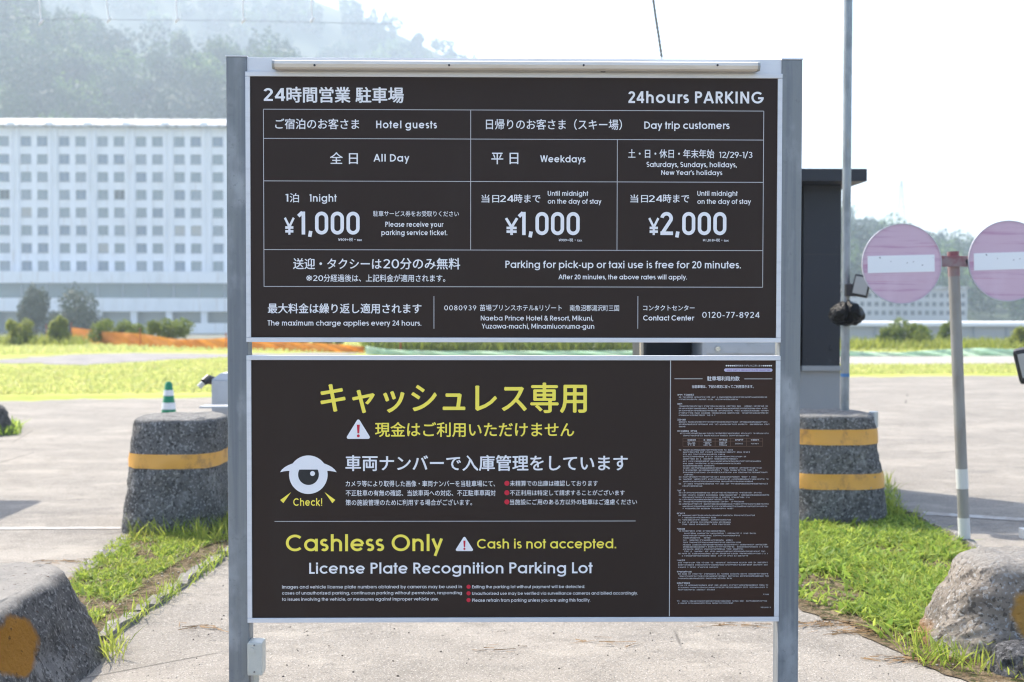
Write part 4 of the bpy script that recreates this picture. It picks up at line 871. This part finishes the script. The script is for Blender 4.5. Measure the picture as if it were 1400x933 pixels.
def sunlit_dust(m, z0, z1, col, amt=.8):            # pale dust tone on the upper side, sunlit brightness put into the colour
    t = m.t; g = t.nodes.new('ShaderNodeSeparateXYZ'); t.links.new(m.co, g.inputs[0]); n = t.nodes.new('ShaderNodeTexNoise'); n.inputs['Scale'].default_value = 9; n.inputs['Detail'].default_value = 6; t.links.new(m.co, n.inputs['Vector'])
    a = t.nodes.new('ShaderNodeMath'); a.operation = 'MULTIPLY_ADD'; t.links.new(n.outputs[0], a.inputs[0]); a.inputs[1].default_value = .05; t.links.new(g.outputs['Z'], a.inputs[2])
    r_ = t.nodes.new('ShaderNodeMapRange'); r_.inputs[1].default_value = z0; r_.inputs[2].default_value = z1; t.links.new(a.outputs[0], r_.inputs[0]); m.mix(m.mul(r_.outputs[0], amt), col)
def taper_block(name, m, cx, cy, wx, wy, H, tl, tr, tf, tb, label, cat, n=3.2, seg=56, rows=26, amp=.012, z0=-.03, parent=None, r_top=.028, group=None, frm=0.0, to=1.0, proud=0.0):
    """rounded block; tl, tr, tf, tb are how much wider the foot is on each side"""
    V = []; Fq = []
    def ringp(z, inset=0.0):
        t = 1-z/H; out = []
        for k in range(seg):
            a = 2*math.pi*k/seg; c, s = math.cos(a), math.sin(a); q = (abs(c)**n + abs(s)**n)**(-1/n); ex = q*c; ey = q*s
            x = ex*(wx/2-inset+proud) + (tr if ex > 0 else tl)*t*ex; y = ey*(wy/2-inset+proud) + (tb if ey > 0 else tf)*t*ey
            d = 1 + (noise.noise((x*9+cx, y*9+cy, z*9))*amp + noise.noise((x*34+cx, y*34, z*34))*amp*.5)/max(.1, wx/2)
            out.append((x*d, y*d, z))
        return out
    zs = [H*(frm+(to-frm)*i/rows) for i in range(rows+1)]
    if to >= 1: zs = [z for z in zs if z < H-r_top] + [H-r_top+r_top*math.sin(R_(15*i)) for i in range(0, 7)]
    for z in zs:
        ins = 0
        if to >= 1 and z > H-r_top: u = (z-(H-r_top))/r_top; ins = r_top*(1-math.sqrt(max(0, 1-u*u)))
        V += ringp(z, ins)
    R = len(zs)
    if to >= 1:
        for ins in np.linspace(r_top*1.2, min(wx, wy)/2*.95, 7)[0:]: V += [(x, y, z + noise.noise((x*11, y*11, 3))*amp*1.2) for x, y, z in ringp(H, ins)]; R += 1
        V.append((0, 0, H))
    for j in range(R-1):
        for k in range(seg): Fq.append((j*seg+k, j*seg+(k+1) % seg, (j+1)*seg+(k+1) % seg, (j+1)*seg+k))
    me = MB().add(V, Fq)
    if to >= 1: me.f += [((R-1)*seg+k, (R-1)*seg+(k+1) % seg, R*seg) for k in range(seg)]
    o = me.build(name, m, parent, smooth=True)
    if parent is None: o.location = (cx, cy, 0); tag(o, label, cat, group)
    else: o.location = (0, 0, 0)
    return o
m_band_o = M('orange_band', (0.66, 0.33, 0.055), .55); m_band_o.mix(m_band_o.mul(m_band_o.noise(7, 8, .75, sc=(1, 1, .7), lo=.50, hi=.66), .75), (0.30, 0.15, 0.05)); m_band_o.mix(m_band_o.noise(18, 8, .8, lo=.63, hi=.66), (0.08, 0.075, 0.07)); m_band_o = m_band_o.m
m_bol = concrete('bollard_concrete', (0.24, 0.235, 0.225)); sunlit_dust(m_bol, .765, .79, (.40, .385, .36), .75); m_bol = m_bol.m
H = .76
# left bollard: foot 172..303 at y 733, top 182..307
dl = 8.55; sl = F/dl; xl = lambda px: CAM.x + (px-700-26)/sl + .0
def X_at(px, depth): return at(px, 600, CAM.y+depth).x
a0, a1 = X_at(190, dl), X_at(307, dl); cxl = (a0+a1)/2; wl = a1-a0
bol = empty('bollard', (cxl, CAM.y+dl, 0), 'stout grey concrete bollard with one orange band, left of the board', 'bollard', 'concrete entrance bollards')
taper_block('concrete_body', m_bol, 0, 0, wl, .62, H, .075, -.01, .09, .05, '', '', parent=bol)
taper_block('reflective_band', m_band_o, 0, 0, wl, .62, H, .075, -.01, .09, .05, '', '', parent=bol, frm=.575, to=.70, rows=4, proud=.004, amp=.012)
dr = 8.85; a1 = X_at(1187, dr); a0 = a1-.62; cxr = (a0+a1)/2
bor = empty('bollard', (cxr, CAM.y+dr, 0), 'stout grey concrete bollard with two orange bands, right of the board', 'bollard', 'concrete entrance bollards')
taper_block('concrete_body', m_bol, 0, 0, .62, .62, H, .0, .105, .09, .05, '', '', parent=bor)
for f0, f1 in ((.735, .875), (.335, .475)): taper_block('reflective_band', m_band_o, 0, 0, .62, .62, H, .0, .105, .09, .05, '', '', parent=bor, frm=f0, to=f1, rows=4, proud=.004, amp=.012)
MB().tube([(a1-cxr+.012, -.08, .66), (a1-cxr+.012, -.08, .77)], .033, 16).build('steel_sleeve', M('zinc', (.42, .45, .48), .35, .7).m, bor, smooth=True)

# foreground blocks, long tapered kerb blocks running towards the viewer
cm = concrete('block_concrete_left', (0.21, 0.195, 0.18)); fo = cm
c0 = (-2.25, CAM.y+4.85)
pt = blob(cm, (.33, -.26, .255), (1.0, 3.2, 6.0), .60, 9, .5, .06); cm.mix(pt, (0.55, 0.24, 0.03)); pt = blob(cm, (.50, .60, .16), (1.5, 7, 1.6), .36, 9, .5, .08); cm.mix(cm.mul(pt, .8), (0.45, 0.22, 0.05)); sunlit_dust(cm, .375, .41, (.48, .45, .41), .95)
cm.mix(cm.mul(cm.noise(26, 6, .7, lo=.62, hi=.66), .9), (0.10, 0.05, 0.02))
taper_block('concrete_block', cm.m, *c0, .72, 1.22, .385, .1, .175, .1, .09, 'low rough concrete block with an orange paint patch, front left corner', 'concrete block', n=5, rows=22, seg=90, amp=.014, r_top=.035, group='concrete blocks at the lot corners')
cm = concrete('block_concrete_right', (0.46, 0.40, 0.335)); c1 = (2.46, CAM.y+5.48)
pt = blob(cm, (-.14, -.34, .185), (2.9, 1, 4.6), .55, 9, .5, .06); cm.mix(pt, (0.66, 0.36, 0.09)); pt = blob(cm, (-.55, .2, .02), (3, 1.4, 5.5), .42, 9, .5, .1); cm.mix(cm.mul(pt, .7), (0.42, 0.21, 0.06))
cm.mix(cm.mul(cm.noise(9, 6, .7, lo=.60, hi=.68), .4), (0.12, 0.11, 0.10)); sunlit_dust(cm, .37, .42, (.42, .40, .37), .7)
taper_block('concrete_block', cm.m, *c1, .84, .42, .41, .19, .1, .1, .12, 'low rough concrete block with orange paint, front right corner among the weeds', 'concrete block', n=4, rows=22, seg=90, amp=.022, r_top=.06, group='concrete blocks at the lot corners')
q = gp(1392, 922); taper_block('rock', concrete('dark_rock', (.13, .13, .135)).m, q.x+.05, q.y+.02, .22, .2, .12, .05, .05, .05, .05, 'small dark rough stone at the foot of the right concrete block', 'rock', n=2.2, rows=10, seg=40, amp=.03, r_top=.05)
q = gp(-8, 594); taper_block('rock', concrete('grey_rock', (.15, .14, .13)).m, q.x, q.y, .22, .3, .36, .14, .12, .1, .1, 'grey rock cut by the left edge at the lot side', 'rock', n=2.4, rows=12, seg=40, amp=.03, r_top=.1)
tag(blades('weeds', sample(G((-40, 600), (30, 596), (26, 585), (-40, 582)), 400), .06, .16, .02, .04, m_weed, .8), 'weeds beside the grey rock at the left edge', 'weeds')

# ------------------------------------------------------------------ traffic cone
d = 13.4; q = at(230.5, 522, CAM.y+d); cone = empty('traffic_cone', (q.x, q.y, 0), 'green and white striped traffic cone behind the left bollard', 'traffic cone')
m_cg = M('cone_green', (0.0, 0.20, 0.085), .45).m; m_cw = M('cone_white', (0.7, 0.7, 0.7), .4).m
prf = [(.0, .135), (.08, .125), (.68, .035)]; Hc = q.z; rad = lambda z: .125 + (.035-.125)*(z/Hc)
MB().tube([(0, 0, 0), (0, 0, .02)], .17, 4).build('base', m_cg, cone); MB().tube([(0, 0, .02), (0, 0, Hc*.5), (0, 0, Hc-.02), (0, 0, Hc)], [rad(0), rad(Hc*.5), rad(Hc-.02), .022], 24).build('cone_body', m_cg, cone, smooth=True)
for z0, z1 in ((.275, .345), (.415, .485), (.56, .62)):
    z0 += Hc-.71; z1 += Hc-.71; MB().tube([(0, 0, z0), (0, 0, z1)], [rad(z0)+.003, rad(z1)+.003], 24).build('white_band', m_cw, cone, smooth=True)

# ------------------------------------------------------------------ white cabinet behind the left bollard
d = 9.3; Y = CAM.y+d; x0 = at(289, 540, Y).x; zt = at(300, 511, Y).z
cab = empty('cabinet', (x0+.25, Y, 0), 'pale grey metal cabinet with a black lever, partly behind the left post', 'cabinet'); l = cab.location
m_cab = M('cabinet_paint', (0.44, 0.45, 0.46), .4); m_cab.mix(m_cab.mul(m_cab.noise(7, 6, lo=.55, hi=.7), .5), (0.3, 0.3, 0.29)); m_cab = m_cab.m
MB().box(-.25, .3, 0, .4, .12, zt-.05).build('housing', m_cab, cab, bevel=.008)
b = MB(); b.add([(-.25, .001, zt-.049), (.3, .001, zt-.049), (.3, .399, zt-.049), (-.25, .399, zt-.049), (-.19, .03, zt), (.3, .03, zt), (.3, .37, zt), (-.19, .37, zt)], [(0, 1, 5, 4), (1, 2, 6, 5), (2, 3, 7, 6), (3, 0, 4, 7), (4, 5, 6, 7)]); b.build('lid', m_cab, cab)
MB().box(-.28, .33, -.03, .43, -.02, .12).build('plinth', m_kerb, cab); MB().box(-.20, .26, -.004, .001, .2, zt-.1).build('door', m_cab, cab, bevel=.003)
pz = at(283, 521, Y).z; MB().tube([(-.245, .06, pz-.005), (-.28, .02, pz+.012), (-.305, -.02, pz-.01)], [.032, .036, .026], 10).build('lever', m_dark, cab); MB().tube([(-.305, -.02, pz-.012), (-.335, -.03, pz-.045)], [.02, .022], 10).build('lever_tip', m_cream, cab)
MB().box(-.27, -.05, -.30, -.10, .775, .787).build('tray', m_cab, cab)

# ------------------------------------------------------------------ dark pay station housing at the right
d = 10.0; Y = CAM.y+d; kx = lambda px: at(px, 400, Y).x; kz = lambda py: at(1120, py, Y).z
ks = empty('pay_station', ((kx(880)+kx(1150))/2, Y, 0), 'tall dark housing with an overhanging roof behind the right post', 'pay station'); l = ks.location
m_k = M('anthracite_steel', (0.018, 0.020, 0.026), .5, spec=.35); m_k.mix(m_k.mul(m_k.noise(8, 7, .7, lo=.60, hi=.70), .35), (0.08, 0.085, 0.095)); m_k = m_k.m
m_kb = M('base_grey', (0.28, 0.285, 0.285), .5); m_kb = m_kb.m
def kb(name, px0, px1, y0, y1, z0, z1, m, bev=.0): b = MB().box(kx(px0)-l.x, kx(px1)-l.x, y0, y1, z0, z1); return b.build(name, m, ks, bevel=bev)
zm, zr_ = kz(502), kz(253)
kb('back_panel', 880, 1149, .75, .79, zm, zr_, m_k); kb('side_panel', 1098, 1149.5, 0, .748, zm, zr_, m_k, .004); kb('side_panel', 880, 884, 0, .748, zm, zr_, m_k)
kb('corner_trim', 876, 880-.2, -.01, .05, 0, zr_, M('beige_trim', (.42, .36, .27), .5).m)
kb('plinth', 884, 1151, .02, .78, 0, zm-.002, m_kb, .004); kb('top_moulding', 1097, 1152, -.02, .02-.001, zm-.03, zm+.01, m_kb)
kb('roof', 862, 1170, -.28, .95, kz(253)+.001, kz(236), m_k, .004)
for zf in (.62,): z_ = zm+(zr_-zm)*zf; kb('seam', 1099, 1148, -.003, .001, z_-.004, z_+.004, m_dark)
for px_ in (1104, 1144):
    for zf in (.04, .58, .66, .97): z_ = zm+(zr_-zm)*zf; xx = kx(px_)-l.x; MB().tube([(xx, -.006, z_), (xx, .001, z_)], .008, 8).build('rivet', m_k, ks)
for px in (1123,): kb('roof_bolt', 1121, 1126, -.1, -.07, kz(236), kz(234.3), m_k)
q = at(1138, 476, Y); MB().tube([(q.x-l.x, -.012, q.z), (q.x-l.x, .002, q.z)], .022, 14).build('lock', m_k, ks)
mc = MB().box(kx(960)-l.x, kx(1092)-l.x, -.02, .5, zm-.1, kz(430)).build('ticket_machine', m_cab, ks, bevel=.006)
MB().box(kx(965)-l.x, kx(1080)-l.x, -.03, -.0205, kz(483.5), kz(470.5)).build('flap', m_cab, mc, bevel=.002)
q = at(981, 477, Y-.03); MB().tube([(q.x-l.x, -.05, q.z), (q.x-l.x, -.03, q.z)], [.020, .026], 16).build('knob', M('chrome', (.6, .6, .6), .2, .9).m, mc, smooth=True)

# unseen copy of the housing, added for the shadow at the lot's left
k2 = ks.copy(); link(k2); k2.location = (-6.0, CAM.y+10.2, 0); k2['label'] = 'tall dark housing with an overhanging roof beyond the left edge'
for ch in list(ks.children):
    if ch.name.startswith(('side', 'back', 'roof', 'plinth', 'top')): c_ = ch.copy(); link(c_, k2)
ks['group'] = k2['group'] = 'dark machine housings beside the lanes'
# ------------------------------------------------------------------ tall pole with spot lamp, wrapped in a bag
d = 8.95; Y = CAM.y+d; q0 = at(1155, 556, Y); m_galv = M('galvanised_pole', (.27, .29, .30), .45, .5); m_galv.mix(m_galv.noise(14, 5, sc=(1, 1, .5), lo=.42, hi=.65), (.20, .215, .22)); m_galv.mix(m_galv.mul(m_galv.noise(5, 4, sc=(3, 3, .4), lo=.6, hi=.72), .6), (.33, .30, .22)); m_galv = m_galv.m
pole = empty('lamp_pole', (q0.x, Y, 0), 'tall thin galvanised pole in front of the dark housing', 'pole')
MB().tube([(0, 0, 0), (0, 0, 4.6)], .031, 20).build('tube', m_galv, pole, smooth=True)
pz = at(1155, 513, Y).z; MB().tube([(0, 0, pz-.012), (0, 0, pz+.012)], .0325, 20).build('blue_tape', M('blue_tape', (.05, .16, .35), .5).m, pole, smooth=True)
for py in (388, 399): pz = at(1155, py, Y).z; MB().tube([(-.04, .0, pz), (.04, .0, pz)], .006, 8).build('u_bolt', m_steel, pole)
sp = at(1172, 392, Y-.1); sl_ = empty('spotlight', (q0.x, Y, sp.z), 'small black spotlight clamped to the tall pole beside the left disc', 'spotlight')
R = Matrix.Rotation(R_(12), 4, 'Y') @ Matrix.Rotation(R_(-22), 4, 'Z')
def tb(name, b, m, par, M4, bev=0): b.v = [tuple(M4 @ Vector(v)) for v in b.v]; return b.build(name, m, par, bevel=bev)
T = Matrix.Translation((.085, -.09, .005)) @ R
tb('lamp_body', MB().box(-.058, .058, -.02, .05, -.078, .078), m_dark, sl_, T, .01); tb('lamp_glass', MB().box(-.047, .047, -.0235, -.0205, -.062, .062), M('lamp_glass', (.30, .30, .28), .2).m, sl_, T)
tb('heat_sink', MB().box(-.05, .05, .05, .075, -.06, .06), m_dark, sl_, T, .004)
MB().box(-.02, .05, -.08, -.03, -.07, .02).build('bracket', m_dark, sl_, bevel=.006)
bc = at(1158, 431, Y-.03); bag = bmesh.new(); bmesh.ops.create_icosphere(bag, subdivisions=5, radius=1)
for v_ in bag.verts:
    p = v_.co.copy(); a = math.atan2(p.z, p.x); fold = .07*abs(math.sin(a*5+p.y*2+2*noise.noise(p*1.5))) + .09*noise.noise(p*2.2) - .05*abs(noise.noise(p*6))
    k = 1 + fold - (.22*math.exp(-((p.x+.12)/.10)**2) if p.z > -.6 else .05); v_.co = Vector((p.x*.122*k, p.y*.10*k, p.z*.092*k + .014*math.exp(-(p.x*2)**2)))
me = bpy.data.meshes.new('plastic_bag'); bag.to_mesh(me); bag.free(); me.polygons.foreach_set('use_smooth', [True]*len(me.polygons)); _m = M('black_plastic', (.003, .003, .0035), .34, spec=.16); _m.bump(_m.noise(26, 6, .6, sc=(1, 1, .6), lo=.2, hi=.8), .8, .01); me.materials.append(_m.m)
o = bpy.data.objects.new('plastic_bag', me); link(o); o.location = (bc.x, Y-.03, bc.z); tag(o, 'black plastic bag tied round a fitting on the tall pole', 'bag')

# ------------------------------------------------------------------ double no entry sign
d = 7.75; Y = CAM.y+d
ne = empty('no_entry_sign', (at(1318, 780, Y).x, Y, 0), 'pair of faded pink no entry discs on one leaning steel post', 'traffic sign'); l = ne.location
_m = M('sign_post_steel', (.26, .25, .23), .55, .2); _m.mix(_m.noise(10, 5, sc=(1, 1, .3), lo=.45, hi=.7), (.20, .18, .16)); m_sp = _m.m
_m = M('red_faded_paint', (.20, .06, .07), .5); _m.mix(_m.noise(12, 5, lo=.38, hi=.58), (.24, .17, .17)); m_rp = _m.m
lp = lambda px, py, dy=0: (lambda q: Vector((q.x-l.x, q.y-l.y, q.z)))(at(px, py, Y+dy))
top, bot = lp(1303, 345), lp(1319, 800); bot.z = -.05
ax = (top-bot).normalized(); on = lambda py: bot + (top-bot)*((lp(1310, py).z-bot.z)/(top.z-bot.z))
MB().tube([bot, on(430), top], .035, 20).build('post', m_sp, ne, smooth=True); MB().tube([on(378), on(362), top+ax*.004], [.0358, .0365, .0365], 20).build('post_top', m_rp, ne, smooth=True)
for y0, y1 in ((668, 641), (736, 708)): MB().tube([on(y0), on(y1)], .0365, 20).build('reflective_band', M('band_white', (.55, .55, .52), .5).m if y0 == 668 else bpy.data.materials['band_white'], ne, smooth=True)
a, b2 = lp(1226, 357.5, -.05), lp(1400, 357.5, -.05)
MB().box(a.x, b2.x, -.058, -.04, a.z-.034, a.z+.034).build('cross_bar', m_rp, ne, bevel=.004)
MB().tube([(lp(1319, 357).x, -.066, a.z), (lp(1319, 357).x, -.056, a.z)], .016, 12).build('bolt', m_dark, ne)
def pink(name, s):
    m = M(name, (.58, .41, .49), .45, spec=.3); m.mix(m.noise(1.0*s, 5, .6, sc=(1.5, 1, 34), lo=.50, hi=.66), (.46, .26, .37)); m.mix(m.mul(m.noise(1.3, 4, .6, sc=(1, 1, 60), lo=.58, hi=.68), .7), (.45, .15, .24)); m.mix(m.mul(m.noise(5, 5, lo=.5, hi=.7), .4), (.66, .50, .58)); return m.m
m_edge = M('disc_edge', (.45, .42, .47), .4, .3).m; m_bar = M('disc_bar', (.76, .77, .78), .45); m_bar.mix(m_bar.noise(42, 2, lo=.70, hi=.73), (.15, .13, .14)); m_bar = m_bar.m
for i, (px, py, r, s, rot) in enumerate(((1233, 361, 54.6, 1.0, 1.4), (1378.5, 357, 55, .6, 1.8))):
    c = lp(px, py, -.075); rr = r/(F/(d-.075)); D = MB().tube([(0, 0, 0), (0, .004, 0)], rr, 64).build('sign_disc', pink('faded_pink_%s' % ('left', 'right')[i], s), ne); D.location = c; D['label'] = ('left disc, streaked faded pink', 'right disc, smoother paler pink')[i]
    rg = MB(); n = 64; ro, ri = rr+.002, rr-.003
    for k in range(n):
        aa, ab = 2*math.pi*k/n, 2*math.pi*(k+1)/n; P = [(R0*math.cos(t), yy, R0*math.sin(t)) for t in (aa, ab) for R0, yy in ((ro, -.004), (ro, .008), (ri, -.004))]
        rg.add(P, [(0, 3, 4, 1), (0, 2, 5, 3)])
    rg.build('rim', m_edge, D)
    bb = MB().box(-rr*.845, rr*.845, -.0015, .001, -rr*.215, rr*.215); bb.v = [tuple(Matrix.Rotation(R_(-rot), 3, 'Y') @ Vector(v)) for v in bb.v]; B = bb.build('white_bar', m_bar, D); B.location = (-rr*.02, -.001, 0)
    for sx in (-.6, .6): MB().box(sx*rr-.03, sx*rr+.03, .005, .02, -.03, .03).build('clamp', m_sp, D)

# lamp post cut by the right edge
d = 8.0; Y = CAM.y+d; q = at(1412, 770, Y); lpst = empty('lamp_post', (q.x, Y, 0), 'white post at the right edge carrying a black lamp', 'lamp post')
m_wp = M('white_post', (.55, .56, .55), .5).m; MB().tube([(0, 0, 0), (0, 0, 1.45)], .03, 16).build('post', m_wp, lpst, smooth=True); MB().box(-.07, .07, -.06, .06, 0, .07).build('foot', m_wp, lpst, bevel=.006)
z = at(1400, 498, Y).z; T = Matrix.Translation((-.055, -.05, z)) @ Matrix.Rotation(R_(-14), 4, 'Y') @ Matrix.Rotation(R_(-25), 4, 'Z')
lh = tb('lamp_head', MB().box(-.085, .085, -.05, .05, -.115, .115), m_dark, lpst, T, .025); tb('lamp_glass', MB().box(-.06, .06, -.054, -.0505, -.07, .085), M('pale_glass', (.35, .36, .35), .2).m, lh, T)

# ------------------------------------------------------------------ overhead wire, cords and the hanging rope
m_wire = M('wire', (.30, .32, .34), .6).m; m_cord = M('cord_white', (.80, .78, .74), .6).m
d = 12.0; Y = CAM.y+d; wire = empty('overhead_wire', (at(240, 28, Y).x, Y, at(240, 28, Y).z), 'thin wire across the hillside with five short white cords', 'wire'); l = wire.location
pw = [at(x, y, Y) - l for x, y in ((-400, 14), (0, 24), (54, 26), (148, 27), (242, 28), (333, 28.5), (425, 30.5), (480, 32), (700, 36), (1160, 42))]
MB().tube(pw, .0022, 6).build('strand', m_wire, wire)
for xa, ya, xb, yb in ((50, -40, 56, 30), (141, -40, 149, 27), (238, -40, 242.5, 27), (331, -40, 333, 28), (424, -40, 427, 27)):
    MB().tube([at(xa, ya, Y)-l, at(xb, yb, Y)-l], .0085, 8).build('cord', m_cord, wire); e = at(xb, yb, Y)-l; MB().tube([e+Vector((-.02, 0, -.03)), e, e+Vector((.022, 0, .02))], [.007, .016, .008], 8).build('knot', m_cord, wire)
m_rope = M('rope', (.15, .145, .11), .9).m; d = 9.0; Y = CAM.y+d; b = MB()
cp = [(886, -70), (891, -30), (893, 0), (896.5, 25), (900.5, 50), (904.5, 78)]
base = []
for i in range(90):
    u = i/89*(len(cp)-1); k = min(int(u), len(cp)-2); t = u-k; base.append(at(cp[k][0]*(1-t)+cp[k+1][0]*t, cp[k][1]*(1-t)+cp[k+1][1]*t, Y))
for ph in (0, math.pi): b.tube([p + Vector((.0055*math.cos(i*.75+ph), .0055*math.sin(i*.75+ph), 0)) for i, p in enumerate(base)], .0055, 6)
for k in range(3): e = base[-1]; b.tube([e, e+Vector((.008*(k-1), 0, -.02)), e+Vector((.018*(k-1), .004, -.035))], .0018, 4)
o = b.build('rope', m_rope, smooth=True, kind=None); tag(o, 'dark frayed rope end hanging down above the board', 'rope')

# ------------------------------------------------------------------ haze
hz_ = MB().box(-1300, 1300, -30, 1350, -4.5, 262).build('haze', M('haze').m); hz_['kind'] = 'stuff'
hm = hz_.data.materials[0]; t = hm.node_tree; t.nodes.clear(); ho = t.nodes.new('ShaderNodeOutputMaterial'); pv = t.nodes.new('ShaderNodeVolumePrincipled')
pv.inputs['Color'].default_value = (.68, .80, .92, 1); pv.inputs['Density'].default_value = 0.00078; pv.inputs['Anisotropy'].default_value = .35
t.links.new(pv.outputs[0], ho.inputs['Volume'])
